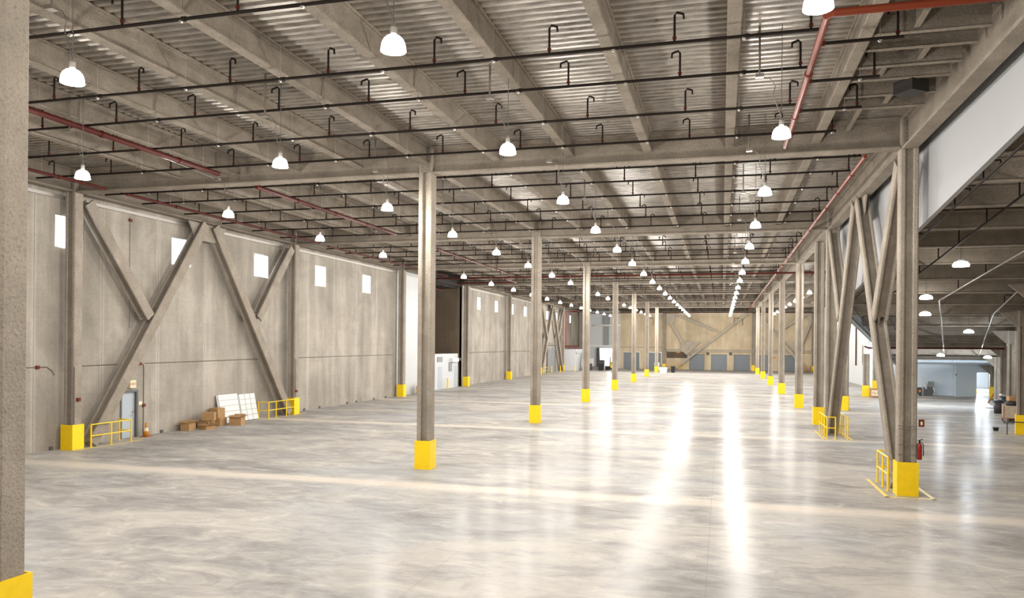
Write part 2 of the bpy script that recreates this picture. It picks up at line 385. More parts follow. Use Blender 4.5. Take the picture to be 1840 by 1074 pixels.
# corrugated ceiling deck (flutes run across the hall)
def deck(name, xs, y0, y1, zf, mat, top, pitch=.26, dep=.085):
    mb = MB(); vs = []; fs = []
    n = int((y1-y0)/pitch); prof = []
    for i in range(n):
        y = y0+i*pitch
        prof += [(y, 0), (y+pitch*.42, 0), (y+pitch*.52, dep), (y+pitch*.9, dep)]
    prof.append((y0+n*pitch, 0))
    for (y, d) in prof:
        xa, xb = xs(y); z = zf(y)+d; vs += [(xa, y, z), (xb, y, z)]
    for i in range(len(prof)-1): fs.append((2*i, 2*i+1, 2*i+3, 2*i+2))
    mb.add(vs, fs)
    # slab above the deck
    ya, yb = prof[0][0], prof[-1][0]
    ysegs = [ya] + ([39.5, 38] if ya < 38 and name != 'ceiling' else []) + [yb]; ysegs = sorted(set(ysegs))
    for a, b in zip(ysegs, ysegs[1:]):
        (xa, xb), (xc, xd) = xs(a), xs(b); za, zb = zf(a)+dep+.01, zf(b)+dep+.01
        v8 = [(xa,a,za),(xb,a,za),(xd,b,zb),(xc,b,zb),(xa,a,za+top),(xb,a,za+top),(xd,b,zb+top),(xc,b,zb+top)]
        mb.add(v8, [(0,1,2,3),(7,6,5,4),(0,4,5,1),(1,5,6,2),(2,6,7,3),(3,7,4,0)])
    return mb.build(name, mat, kind='structure')
deck('ceiling', lambda y: (XW-.2, 5.7 if y < 42.5 else 16.2), -8.1, YF+.2, lambda y: ZD, M['deck'], .2)
deck('ceiling_under_ramp', lambda y: (XE(y)+.05, XR(y)+.1), 8.4, 70.5, lambda y: R(y)+.55, M['deck_ramp'], .15, .3)

# wing under the ramp: skewed right wall, fascia of the ramp, white wall, blue-white room
ang = math.atan(.2595); sk = Vector((math.sin(ang), math.cos(ang), 0)); pk = Vector((math.cos(ang), -math.sin(ang), 0))
y0, y1 = 8.0, 102.0
mb = MB(); mb.add([(XR(y0),y0,0),(XR(y1),y1,0),(XR(y1),y1,ZD),(XR(y0),y0,ZD)], [(0,1,2,3)])
mb.add([(XR(y0)+.3,y0,0),(XR(y1)+.3,y1,0),(XR(y1)+.3,y1,ZD),(XR(y0)+.3,y0,ZD)], [(3,2,1,0)])
mb.build('wall_right', M['wall_side'], kind='structure')
# fascia (painted panel hanging beside the column row)
mb = MB(); ys = [8.2, 39.5]
v = []
for x in (5.4, 5.52):
    for y in ys: v += [(x, y, R(y)), (x, y, ZD+.1)]
mb.add(v, [(0,2,3,1),(5,7,6,4),(0,4,6,2),(0,1,5,4),(2,6,7,3),(1,3,7,5)])
mb.build('wall_ramp_fascia', M['fascia'], kind='structure')
mb = MB(); v = []
for dx in (0, .1):
    for y in (39.5, 70.4): v += [(XE(y)+dx, y, R(y)+.05), (XE(y)+dx, y, ZD+.1)]
mb.add(v, [(0,2,3,1),(5,7,6,4),(0,4,6,2),(0,1,5,4),(2,6,7,3),(1,3,7,5)])
mb.build('wall_ramp_fascia_skew', M['fascia'], kind='structure')
MB().box(14.2, 14.5, 84.0, YF, 0, ZD).build('wall_white_side', M['white_wall'], kind='structure')
# blue-white room front with the bright passage
def vwall(name, pts, z0, z1, th, mat):
    mb = MB()
    for (a, b) in zip(pts, pts[1:]):
        a, b = Vector((*a, 0)), Vector((*b, 0)); d = (b-a).normalized(); nrm = Vector((-d.y, d.x, 0))*th
        vs = [a+Vector((0,0,z0)), b+Vector((0,0,z0)), b+nrm+Vector((0,0,z0)), a+nrm+Vector((0,0,z0))]
        vs += [p+Vector((0,0,z1-z0)) for p in vs]
        mb.add(vs, [(3,2,1,0),(4,5,6,7),(0,1,5,4),(1,2,6,5),(2,3,7,6),(3,0,4,7)])
    return mb.build(name, mat, kind='structure')
M['blue_wall'] = simple('pale_blue_white_wall', (.80,.84,.87), .6)
vwall('wall_room_front', [(14.2,84.0),(15.9,72.25),(18.75,71.9),(18.66,71.1),(20.35,71.4)], 0, 3.6, .12, M['blue_wall'])
vwall('wall_room_header', [(20.35,71.4),(21.95,71.7)], 2.02, 3.6, .12, M['blue_wall'])
vwall('wall_passage_left', [(20.35,71.52),(21.8,88)], 0, 3.0, .12, M['blue_wall'])
vwall('wall_passage_end', [(21.7,88),(26.3,88)], 0, 3.0, .12, M['white_wall'])
mb = MB(); mb.box(19, 27.5, 71.9, 88.5, 2.7, 2.9); mb.build('ceiling_passage', M['white_wall'], kind='structure')
mb = MB(); mb.box(13.6, 24, 70.3, 71.8, 2.65, 2.85); mb.build('ceiling_soffit', M['blue_wall'], kind='structure')
# bright bay beyond the white far wall
MB().box(-21, -16.9, YF+3.6, YF+3.7, 0, 3.6).build('wall_bay_back', M['white_wall'], kind='structure')
MB().box(-21, -20.9, YF+.4, YF+3.6, 0, 3.6).build('wall_bay_left', M['white_wall'], kind='structure')
MB().box(-17, -16.9, YF+.4, YF+3.6, 0, 3.6).build('wall_bay_right', M['white_wall'], kind='structure')
MB().box(-21, -16.9, YF+.4, YF+3.7, 3.5, 3.6).build('ceiling_bay', M['white_wall'], kind='structure')

# door in left wall
d = MB().box(XW-.13, XW-.08, 26.27, 27.08, 0, 1.9).build('door_1', M['door_grey'], kind='structure')
f = MB(); f.box(XW-.15, XW+.03, 26.19, 26.27, 0, 1.98); f.box(XW-.15, XW+.03, 27.08, 27.18, 0, 1.98); f.box(XW-.15, XW+.03, 26.27, 27.08, 1.9, 1.98)
f.build('door_frame', M['frame_dark'], d)
MB().tube([(XW-.08,26.98,.95),(XW-.01,26.98,.95),(XW-.01,26.86,.95)], .015, 8).build('door_handle', M['galv'], d)
MB().box(XW-.08, XW-.04, 26.95, 27.02, 1.02, 1.1).build('lock', M['galv'], d)

# wall top angle / edge beam of left wall and far wall
for k, (a, b) in enumerate([(-7.9, 60.4), (60.5, 68.7), (68.8, YF-.1)]):
    if k == 1: continue
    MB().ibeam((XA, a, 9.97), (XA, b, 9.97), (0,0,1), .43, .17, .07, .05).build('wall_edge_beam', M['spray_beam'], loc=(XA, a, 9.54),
        label='fireproofed edge beam running along top of left wall, ' + ('near stretch' if k == 0 else 'far stretch beyond the dark recess'), cat='beam', group='edge beams above the left wall')
    MB().box(XW+.035, XW+.14, a, b, 9.3, 9.42).build('ledger_angle', M['galv'], loc=(XW, a, 9.3),
        label='bright steel ledger angle under the left wall edge beam, ' + ('near stretch' if k == 0 else 'far stretch'), cat='steel angle', group='ledger angles of the left wall')
MB().ibeam((-16.6, YF-.25, 9.93), (14.1, YF-.25, 9.93), (0,0,1), .42, .17, .07, .05).build('far_edge_beam', M['spray_beam'], loc=(0, YF-.25, 9.5), label='edge beam running across the top of the tan far wall', cat='beam')
MB().box(-23.7, 14.1, YF-.15, YF-.02, 9.3, 9.4).build('far_ledger_strip', M['galv'], loc=(-23.7, YF-.1, 9.3), label='thin bright strip along the top of the far wall', cat='steel angle')

# ------------------------------------------------------------------ columns
cw = .235
def shaft_mb(h): return MB().ibeam((0,0,0), (0,0,h), (1,0,0), cw, .20, .145, .07, .03)
def guard_mb():
    g = .27; t = .03; mb = MB(); h = .92
    o = [(-g,-g),(g,-g),(g,g),(-g,g)]; i = [(-g+t,-g+t),(g-t,-g+t),(g-t,g-t),(-g+t,g-t)]
    vs = [(x,y,0) for x,y in o]+[(x,y,h) for x,y in o]+[(x,y,h) for x,y in i]+[(x,y,.05) for x,y in i]
    fs = []
    for k in range(4):
        n = (k+1) % 4; fs += [(k,n,4+n,4+k),(4+k,4+n,8+n,8+k),(8+k,8+n,12+n,12+k)]
    return mb.add(vs, fs)
def collar_mb():    # end plate with bolt rows where the girders land
    mb = MB(); mb.mat(M['spray_beam']).box(-.17,.17,-.22,-.2,-.86,-.02)
    mb.mat(M['frame_dark'])
    for sx in (-.1, .1):
        for k in range(8): mb.box(sx-.015, sx+.015, -.235, -.22, -.8+k*.1, -.77+k*.1)
    return mb
col0 = empty('steel_column', (XB, GY(1), 0), 'tmp', 'column', 'steel columns of the hall')
shaft_mb(ZD).build('shaft', M['spray'], col0)
guard_mb().build('base_guard', M['yellow'], col0)
cp = collar_mb().build('connection_plate', None, col0); cp.location.z = ZD
cols = {}
rowname = {'A': 'against the left wall', 'B': 'in the free-standing middle row', 'C': 'in the right-hand row'}
cols['B', 1] = col0
col0['label'] = 'grey fireproofed column with yellow base guard, first complete one in the free-standing middle row'
for k in range(0, 9):
    for r, x in (('A', XA), ('B', XB), ('C', XC)):
        if (r, k) == ('B', 1) or (k == 0 and r != 'B'): continue
        y = GY(k) if k < 8 else 130.2
        if r == 'B' and k == 0: lab = 'large rough sprayed column cut off by the left edge of the picture'
        else:
            lab = f'grey fireproofed column {rowname[r]}, {ORD[k]} from the camera'
            if k == 8: lab = f'column standing against the far wall at the end of the row {rowname[r]}'
            if (r, k) == ('A', 4): lab = 'column beside the white equipment room where the left wall resumes'
            if (r, k) == ('A', 3): lab = 'column where the left concrete wall meets the white wall panel'
            if (r, k) == ('C', 2): lab = 'column without a yellow guard, ringed by railings, second in the right-hand row'
            if (r, k) == ('C', 1): lab = 'thick column at right with yellow guard and a fire extinguisher'
        cols[r, k] = dup(col0, (x, y, 0), lab, skip=('base_guard',) if (r, k) == ('C', 2) else ())
# columns of the skewed line
skc = [(4.88, 42.8, ZG-.03, 'column right behind the railed brace foot, where the skewed row starts'),
       (7.58, 52.9, 9.8, 'column with yellow guard seen between the two legs of the right bracing'),
       (11.39, 68.1, 4.0, 'column with bright yellow guard beside the glass crate'),
       (13.94, 78.5, 9.8, 'column with dull yellow guard behind the glass crate'),
       (14.0, 130.2, ZD, 'last column in the right corner of the far wall')]
for (x, y, h, lab) in skc:
    rz = -ang if y not in (42.8, 130.2) else 0
    if h == ZD: dup(col0, (x, y, 0), lab, rz=rz)
    else:
        e = dup(col0, (x, y, 0), lab, rz=rz, skip=('shaft', 'connection_plate'))
        hh = {42.8: ZG-.03, 52.9: ZD, 68.1: R(68.1)+.6, 78.5: ZD}[y]
        shaft_mb(hh).build('shaft', M['spray'], e)
# columns of the skewed right wall, with haunch
for i, (y, gd) in enumerate([(34.0, 1), (41.3, 1), (48.6, 0), (56.0, 0), (63.3, 0), (70.0, 1)]):
    x = XR(y)-.3; e = empty('wall_column', (x, y, 0), f'column with sloping haunch on the wall under the ramp, {ORD[i+1]} from the camera', 'column', 'columns of the right wall', rz=-ang)
    hh = R(y)
    MB().ibeam((0,0,0), (0,0,hh), (1,0,0), .22, .2, .12, .07).build('shaft', M['spray'], e)
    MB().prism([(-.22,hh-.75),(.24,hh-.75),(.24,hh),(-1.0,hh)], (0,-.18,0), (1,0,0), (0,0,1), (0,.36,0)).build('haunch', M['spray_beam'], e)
    if gd: link_copy([c for c in col0.children if c.name.startswith('base_guard')][0], e)
dup(cols['B', 0], (21.6, 76.8, 0), 'yellow-guarded column beside the bright doorway on the right').scale = (1, 1, .27)

# ------------------------------------------------------------------ girders, joists
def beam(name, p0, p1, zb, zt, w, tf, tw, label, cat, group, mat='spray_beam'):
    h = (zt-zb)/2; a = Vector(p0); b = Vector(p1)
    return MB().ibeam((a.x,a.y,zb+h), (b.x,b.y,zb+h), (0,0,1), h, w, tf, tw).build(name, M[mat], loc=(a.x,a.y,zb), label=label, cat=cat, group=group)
for k in range(0, 8):
    y = GY(k)
    beam('roof_girder', (XA+.24,y), (XB-.24,y), ZG, ZD, .21, .075, .05, f'deep fireproofed roof girder crossing the left aisle, {ORD[k]} from the camera', 'girder', 'roof girders of the left aisle') if k else None
    beam('roof_girder', (XB+.24,y), (XC-.24,y), ZG, ZD, .21, .075, .05, f'deep fireproofed roof girder crossing the right aisle, {ORD[k]} from the camera', 'girder', 'roof girders of the right aisle') if k else None
    if k >= 3: beam('roof_girder', (XC+.24,y), (15.5,y), ZG, ZD, .21, .075, .05, f'roof girder right of the right-hand columns, {ORD[k-2]} from the camera', 'girder', 'roof girders beyond the right row')
JP = 2.353
nj = 0
for k in range(0, 8):
    ya = (GY(k)+.06) if k else 2.0; yb = (GY(k+1) if k < 7 else YF)-.06
    j = 0
    for i in range(-6, 7):
        x = XB + JP*i
        if i in (-6, 6): continue
        if k == 0 and i < -4: continue
        if i == 0 and k == 0: ya2 = GY(0)+.26
        else: ya2 = ya + (.2 if i == 0 and k else 0)
        j += 1
        beam('roof_joist', (x,ya2), (x,yb-(.2 if i == 0 else 0)), ZJ, ZD, .125, .06, .04,
             f'sprayed roof joist in the {ORD[k+1]} bay from the camera, {ORD[j]} from the left', 'joist', f'roof joists of the {ORD[k+1]} bay')
    # edge girder along the right-hand row
    beam('edge_girder', (XC, (GY(k)+.21) if k else 2.0), (XC, GY(k+1)-.21 if k < 7 else 129.9), ZG-.02, ZD, .2, .08, .05,
         f'girder running along the right-hand column row, {ORD[k+1]} span from the camera', 'girder', 'girders along the right column row')
    if k >= 3:
        for i in range(1, 4):
            beam('roof_joist', (XC+JP*i, ya), (XC+JP*i, yb), ZJ, ZD, .125, .06, .04,
                 f'roof joist right of the right-hand row in the {ORD[k+1]} bay, {ORD[i]} from that row', 'joist', f'roof joists of the {ORD[k+1]} bay')
# trimmers of the roof opening near the upper right corner
for i, (y, a) in enumerate([(14.55, 2.66), (15.8, 2.66), (16.6, 2.66), (17.6, 2.66), (18.45, 2.66), (19.6, 2.66), (20.6, 2.66)]):
    beam('trimmer_beam', (a, y), (4.7, y), 9.93 + .0*i, ZD-.02, .06, .03, .025, f'short trimmer beam between last joist and edge girder, {ORD[i+1]} from the camera', 'beam', 'trimmer beams at the upper right')
for i, (x, y, yy) in enumerate([(3.45,14.62,15.73),(3.9,16.67,17.53),(3.3,17.67,18.4),(3.8,19.67,20.53),(3.3,20.7,22.9),(3.6,12.2,14.5)]):
    beam('stub_beam', (x, y), (x, yy), 10.0, ZD-.03, .06, .03, .025, f'small stub beam framing the roof opening, {ORD[i+1]} of them from the left', 'beam', 'stub beams at the upper right')
MB().obox((4.0, 18.75, 9.82), (.2,.15,0), (-.15,.2,0), (0,0,.14)).build('roof_hatch_box', M['hollow'], loc=(4.0, 18.75, 9.66), label='dark square box hung in the roof framing at upper right', cat='box')

# ramp beams
ry = [13.5, 16.0, 18.0, 20.0, 22.2, 24.6, 27.0, 29.8, 32.9, 36.2, 39.4, 42.6, 46.8, 50.6, 54.4, 58.2, 62.0, 66.0]
for i, y in enumerate(ry):
    xa, xb = XE(y)+.16, XR(y)-.05
    beam('ramp_beam', (xa,y), (xb,y), R(y), R(y)+.56, .11, .06, .05, f'cross beam under the sloping ramp, {ORD[i+1]} counted from the camera', 'beam', 'cross beams under the ramp')
# stringer along the free edge of the ramp
a = Vector((XE(39.6)-.08, 39.6, R(39.6)+.12)); b = Vector((XE(70)-.08, 70, R(70)+.12))
MB().ibeam(a, b, (0,0,1), .24, .1, .05, .04).build('ramp_stringer', M['steel_grey'], loc=tuple(a), label='grey steel stringer descending along the ramp edge above white wall', cat='beam')

# ------------------------------------------------------------------ bracing
def brace(label, pts, gus, group, plane='x', c=0., hh=.22, ww=.235, guss_t=.03, mat='spray'):
    """pts: list of ((u,z),(u,z)) members; gus: polygons in (u,z)"""
    P = (lambda u, z, d=0: (c+d, u, z)) if plane == 'x' else (lambda u, z, d=0: (u, c+d, z))
    nrm = (1,0,0) if plane == 'x' else (0,1,0)
    base = P(pts[0][0][0], 0)
    e = empty('cross_brace', base, label, 'brace', group); bv = Vector(base)
    for (p, q) in pts:
        MB().ibeam(Vector(P(*p))-bv, Vector(P(*q))-bv, nrm, hh, ww, .09 if plane == 'x' else .06, .05, .02).build('brace_member', M[mat], e)
    for poly in gus:
        ps = [Vector(P(u, z))-bv for u, z in poly]
        n = Vector(nrm)*guss_t; k = len(ps)
        MB().add([p-n for p in ps]+[p+n for p in ps], [tuple(range(k-1,-1,-1)), tuple(range(k,2*k))]+[(i,(i+1)%k,k+(i+1)%k,k+i) for i in range(k)]).build('gusset_plate', M[mat], e)
    return e
def frame_pair(c, ya, yb, who, group):
    ym = (ya+yb)/2+.05
    # main legs from apex to column feet, short arms from column heads to mid legs
    fa, fb = ya+.75, yb-.6
    mA = (ya+3.9, 5.05); mB = (yb-3.75, 5.25)
    brace(f'Y-shaped bracing leg {who}, nearer half', [((fa,.12),(ym-.35,9.45)), ((ya+.5,9.25),(mA[0]-.12,mA[1]))],
          [[(ym-1.35,9.5),(ym+.0,9.5),(ym-.0,8.7),(ym-.85,8.7)], [(mA[0]-.3,mA[1]+.3),(mA[0]+.25,mA[1]+.2),(mA[0]+.1,mA[1]-.3)]], group, c=c)
    brace(f'Y-shaped bracing leg {who}, farther half', [((fb,.12),(ym+.35,9.45)), ((yb-.5,9.25),(mB[0]+.12,mB[1]))],
          [[(ym+.0,9.5),(ym+1.35,9.5),(ym+.85,8.7),(ym+.0,8.7)], [(mB[0]+.3,mB[1]+.3),(mB[0]-.25,mB[1]+.2),(mB[0]-.1,mB[1]-.3)]], group, c=c)
frame_pair(XA+.02, GY(1), GY(2), 'on the left wall between its first two columns', 'bracing of the left wall')
frame_pair(XC, GY(1), GY(2), 'in the right-hand column row', 'bracing of the right row')
frame_pair(XA+.02, GY(6), GY(7), 'far down the left wall by the roll door', 'far bracing of the left wall')
yb = YF-.45
def farpair(mir, who):
    m = (lambda x: 4.92+(4.92-x)*.66) if mir else (lambda x: x)
    T = lambda *q: tuple((m(x), z) for x, z in q)
    brace(f'star-like bracing with large gusset on the far wall {who}', [T((-7.4,.25),(4.1,9.35)), T((-8.75,8.7),(-6.1,4.1)), T((-7.5,9.2),(-.75,6.35))],
          [[*T((-6.6,3.3),(-6.5,4.65),(-3.3,4.65),(-5.6,2.4))], [*T((-9.0,9.45),(-7.3,9.45),(-7.7,7.9),(-9.0,7.7))]], 'far wall bracing', 'y', yb, .13, .2, mat='brace_pale')
farpair(False, 'left of its middle column'); farpair(True, 'right of its middle column')
for z, zz, w in ((2.95, 3.12, 'lower'), (3.24, 3.42, 'upper')):
    MB().box(-9.0, 13.8, YF-.22, YF, z, zz).build('wall_rail_beam', M['brace_pale'], loc=(-9, YF-.1, z), label=f'{w} pale horizontal rail above the dock doors of the far wall', cat='beam', group='rails of the far wall')

# ------------------------------------------------------------------ high-bay lamps
WARM = (1, .963, .905); COOL = (.80, .90, 1)
def lamp_proto():
    e = empty('high_bay_lamp', (0,0,0), 'x', 'lamp')
    n = 20
    MB().lathe([(.18,-.13),(.176,-.08),(.163,-.02),(.14,.03),(.10,.07),(.05,.088)], n=n, capb=False, capt=True).build('glowing_bowl', M['lamp'], e, smooth=True)
    MB().lathe([(.04,.095),(.05,.11),(.05,.2),(.03,.25)], n=12).build('ballast_housing', M['galv'], e, smooth=False)
    MB().tube([(0,0,.26),(0,0,.6),(.02,0,.64),(0,0,.68),(0,0,2.1)], .008, 5).build('suspension_cord', M['frame_dark'], e)
    c = MB(); c.tube([(.0,.0,.28),(-.1,0,.55),(-.16,0,.72),(-.12,0,.9),(-.22,0,1.05),(-.42,0,1.12)], .011, 5)
    c.tube([(-.42,0,1.12),(-.42,0,2.1)], .022, 6); c.box(-.5,-.34,-.07,.07,1.08,1.15)
    c.build('power_cable', M['conduit'], e)
    return e
lp = lamp_proto(); first = True; nl = 0
def add_light(loc, energy, color, radius=.14):
    ld = bpy.data.lights.new('bulb_light', 'POINT'); ld.energy = energy; ld.color = color; ld.shadow_soft_size = radius
    o = bpy.data.objects.new('bulb_light', ld); COL.objects.link(o); o.location = loc; return o
LE = 420
rows = [(-15.75, range(0, 19), 'in the row nearest the left wall'), (-10.06, range(0, 19), 'in the second row from the left'),
        (-4.5, range(0, 19), 'in the row right of the middle columns'), (1.1, range(0, 19), 'in the row beside the right-hand columns'),
        (6.58, range(7, 19), 'in the row right of the right-hand columns')]
bowl = [c for c in lp.children if c.name.startswith('glowing_bowl')][0]
for (x, ks, nm) in rows:
    idx = 0
    for k in ks:
        y = 4.0 + 6.0*k
        if k: idx += 1
        g = 'high-bay lamps ' + nm
        lab = f'glowing bell-shaped high-bay lamp {nm}, {ORD[idx]} from the camera' if k else f'high-bay lamp {nm}, unseen above the camera'  # overhead lamp is out of view, put in for the light it gives
        if first: o = lp; o.location = (x, y, 8.3); o['label'] = lab; o['group'] = g; first = False
        else: o = dup(lp, (x, y, 8.3), lab, g)
        pl = add_light((0,0,-.2), LE*(2.0 if k >= 17 else 1), WARM); pl.parent = o; pl.location = (0,0,-.2)  # last two lamps per row are added, and brightened to light the far wall
LEDS = [(7.5,28.0),(8.1,35.0),(9.2,39.9),(12.8,46.3),(11.9,58.3),(14.6,59.0),(17.8,60.1),(8.2,19.0)]  # last entry is an extra lamp out of view, for more light
led = None
for i, (x, y) in enumerate(LEDS):
    lab = f'flat oval lamp hung under the ramp, {ORD[i+1]} counting away from the camera' if i < 7 else 'unseen flat oval lamp added under the ramp beyond the right edge of the picture'
    z = R(y)-.32
    if led is None:
        led = empty('ramp_lamp', (x,y,z), lab, 'lamp', 'lamps under the ramp')
        MB().lathe([(.24,-.1),(.25,-.04),(.2,.04),(.1,.08)], n=20).build('glowing_lens', M['lamp_cool'], led, smooth=True)
        MB().lathe([(.1,.08),(.09,.14),(.02,.16)], n=12).build('lamp_housing', M['galv'], led)
        MB().tube([(0,0,.15),(0,0,.86)], .01, 5).build('suspension_cord', M['frame_dark'], led); o = led
    else: o = dup(led, (x,y,z), lab)
    cool = y > 45
    pl = add_light((0,0,0), 300 if cool else 110, COOL if cool else (1,.95,.88)); pl.parent = o; pl.location = (0,0,-.22)
# strip lamps of the bright rooms
for i, (x, y, z, e_, lab) in enumerate([(22.4, 76, 2.6, 500, 'strip lamp on the ceiling inside the bright doorway at right'), (23.8, 83, 2.6, 700, 'strip lamp deep inside the bright passage at right'), (-18.7, YF+2, 3.4, 420, 'strip lamp inside the bright bay of the far left corner')]):
    o = MB().box(x-.08, x+.08, y-.6, y+.6, z, z+.06).build('strip_lamp', M['lamp_cool'], loc=(x,y,z), label=lab, cat='lamp')
    add_light((x,y,z-.15), e_, COOL if x > 0 else (1,.97,.93), .2)

# ------------------------------------------------------------------ sprinkler pipes
riserL = None
def riser_meshes():
    out = {}
    for s, key in ((-1,'L'),(1,'R')):
        mb = MB(); mb.mat(M['black_pipe']).tube([(0,0,0),(0,0,.5),(s*.04,0,.55),(s*.16,-.05,.49)], .022, 7)
        mb.mat(M['red_pipe']).tube([(0,0,.06),(0,0,.11)], .038, 7)
        a = mb.build('riser', None)
        h = MB().mat(M['black_pipe']).tube([(s*.16,-.05,.49),(s*.165,-.05,.42)], .02, 6); h.mat(M['black_pipe']).lathe([(.03,.40),(.012,.42)], (s*.165,-.05,0), 8)
        b = h.build('sprinkler_head', None)
        out[key] = (a, b)
    mb = MB(); mb.mat(M['black_pipe']).tube([(0,0,0),(0,0,.13)], .022, 7).tube([(0,0,.13),(0,0,.16)], .05, 8)
    out['U'] = (mb.build('upright_sprinkler', None), None)
    out['H'] = (MB().tube([(0,0,-.04),(0,0,.78)], .006, 4).tube([(0,-.02,-.035),(0,.02,-.035)], .035, 6).build('hanger_rod', M['galv']), None)
    return out
RM = riser_meshes()
for a, b in RM.values():
    COL.objects.unlink(a)
    if b: COL.objects.unlink(b)
def attach(key, parent, loc):
    a, b = RM[key]; k = a.copy(); COL.objects.link(k); k.parent = parent; k.location = loc
    if b: q = b.copy(); COL.objects.link(q); q.parent = k
mids = [XB + JP*(i+.5) for i in range(-6, 6)]
joi = [XB + JP*i for i in range(-5, 6)]
def branch(y, x0, x1, z, lab, grp, kind, hang=True, r=.032, detail=True):
    e = empty('sprinkler_pipe', (x0, y, z), lab, 'pipe', grp)
    mb = MB(); mb.mat(M['black_pipe']).tube([(0,0,0),(x1-x0,0,0)], r, 8)
    n = int((x1-x0)/4.7)
    for k in range(1, n+1): mb.tube([(k*4.7-.35,0,0),(k*4.7-.27,0,0)], r+.012, 8)
    mb.build('pipe_run', None, e)
    for i, m in enumerate(mids):
        xx = m+.12
        if not (x0+.1 < xx < x1-.05): continue
        attach(kind, e, (xx-x0, 0, 0))
    if hang:
        for m in joi:
            if x0+.1 < m+.17 < x1-.1: attach('H', e, (m+.17-x0, 0, 0))
bays = {0: [11.3, 14.4, 16.3, 18.75, 21.2], 1: [24.25, 26.2, 28.75, 31.4, 33.8, 36.35], 2: [41.3, 43.65, 46.1, 48.7, 51.0], 3: [54.6, 57.2, 59.9, 62.4, 65.0, 67.4]}
for b in range(4, 8): bays[b] = [GY(b)+1.0+2.6*i for i in range(6)] if b < 7 else [116.0,119,122,125,128]
tot = 0
for b, ys in bays.items():
    for i, y in enumerate(ys):
        tot += 1
        x1 = 1.61 if b == 0 else 3.88
        kind = 'U' if (b and i == 0) else ('L' if i % 2 == 0 else 'R')
        branch(y, XA+.5, x1, 9.62, f'thin black sprinkler pipe across the hall, {ORD[min(tot,40)]} counted from the camera' if tot <= 40 else f'thin black sprinkler pipe far down the hall, {ORD[tot-40]} beyond the fortieth', 'sprinkler pipes across the hall', kind, hang=(b < 3))
for i, (y, x1) in enumerate([(15.1,3.1),(17.2,3.08),(19.3,3.08),(21.3,2.8)]):
    e = empty('sprinkler_pipe', (1.66, y, 9.62), f'short black sprinkler pipe right of the red main at upper right, {ORD[i+1]} from the camera', 'pipe', 'short sprinkler pipes beside the red main')
    mb = MB(); mb.mat(M['black_pipe']).tube([(0,0,0),(x1-1.66,0,0)], .032, 8); mb.mat(M['red_pipe']).tube([(.02,0,0),(.12,0,0)], .048, 8); mb.build('pipe_run', None, e)
    attach('L', e, (x1-1.66-.1, 0, 0)); attach('H', e, (1.05, 0, 0))
def main(pts, r, mat, lab, joints=3.0):
    b0 = Vector(pts[0]); mb = MB(); mb.mat(mat).tube(pts, r, 12)
    for p, q in zip(pts, pts[1:]):
        p, q = Vector(p), Vector(q); Ln = (q-p).length; n = int(Ln/joints)
        for k in range(1, n+1):
            c = p+(q-p)*(k*joints/Ln-.02); d = (q-p).normalized()*.05
            mb.tube([c-d, c+d], r+.018, 12)
    e = empty('sprinkler_main', tuple(b0), lab, 'pipe', 'red sprinkler mains')
    mb.v = [(a-b0.x, b_-b0.y, c-b0.z) for a, b_, c in mb.v]; mb.build('pipe_run', None, e)
    if b0.z > 8.5:
        for p, q in zip(pts, pts[1:]):
            p, q = Vector(p), Vector(q); n = int((q-p).length/4.5)
            for k in range(n):
                c = p+(q-p)*((k+.5)/n)
                MB().tube([c-b0, Vector((c.x,c.y,ZD))-b0], .006, 4).build('hanger_rod', M['galv'], e)
    return e
main([(4.6,13.45,9.5),(1.72,13.45,9.5),(1.63,13.55,9.5),(1.63,22.2,9.5)], .065, M['rust_pipe'], 'orange-red sprinkler main with an elbow at the upper right')
main([(3.88,23.6,9.45),(3.88,53,9.45)], .055, M['rust_pipe'], 'long red main just left of the right-hand columns')
main([(3.88,54.2,9.45),(3.88,128,9.45)], .055, M['rust_pipe'], 'continuation of the red main near the far end on the right')
main([(-15.85,8.0,9.5),(-15.85,21.6,9.5)], .075, M['red_pipe'], 'thick dark red main hung over the left aisle, near stretch')
main([(-15.85,23.7,9.5),(-15.85,35.6,9.5)], .075, M['red_pipe'], 'thick dark red main over the left aisle behind first girder')
main([(-15.85,39.0,9.45),(-15.85,58.5,9.45)], .06, M['red_pipe'], 'dark red main over the left aisle behind second girder')
main([(-21.42,12,9.5),(-21.42,22.8,9.5)], .05, M['red_pipe'], 'slim red main next to the left wall, near stretch')
main([(-21.42,23.8,9.5),(-21.42,38.0,9.5)], .05, M['red_pipe'], 'slim red main next to the left wall behind first girder')
main([(-21.42,39,9.45),(-21.42,58.5,9.45)], .05, M['red_pipe'], 'slim red main next to the left wall behind second girder')
main([(-22.6,58.7,9.3),(8.0,58.2,9.3)], .065, M['red_pipe'], 'red main crossing the whole hall beyond the third columns')
main([(-22.4,63.5,9.3),(-17,63.5,9.3),(-17,60,9.3)], .06, M['red_pipe'], 'red pipe loop near the ceiling in front of the recess')
main([(-23.2,59.5,9.0),(-23.2,59.5,8.6),(-23.2,62.0,8.6),(-23.2,62.0,9.1)], .06, M['red_pipe'], 'red pipe bend over the dark recess')
main([(-21,125.3,9.2),(13.5,125.3,9.2)], .06, M['red_pipe'], 'red main crossing the hall close to the far wall')
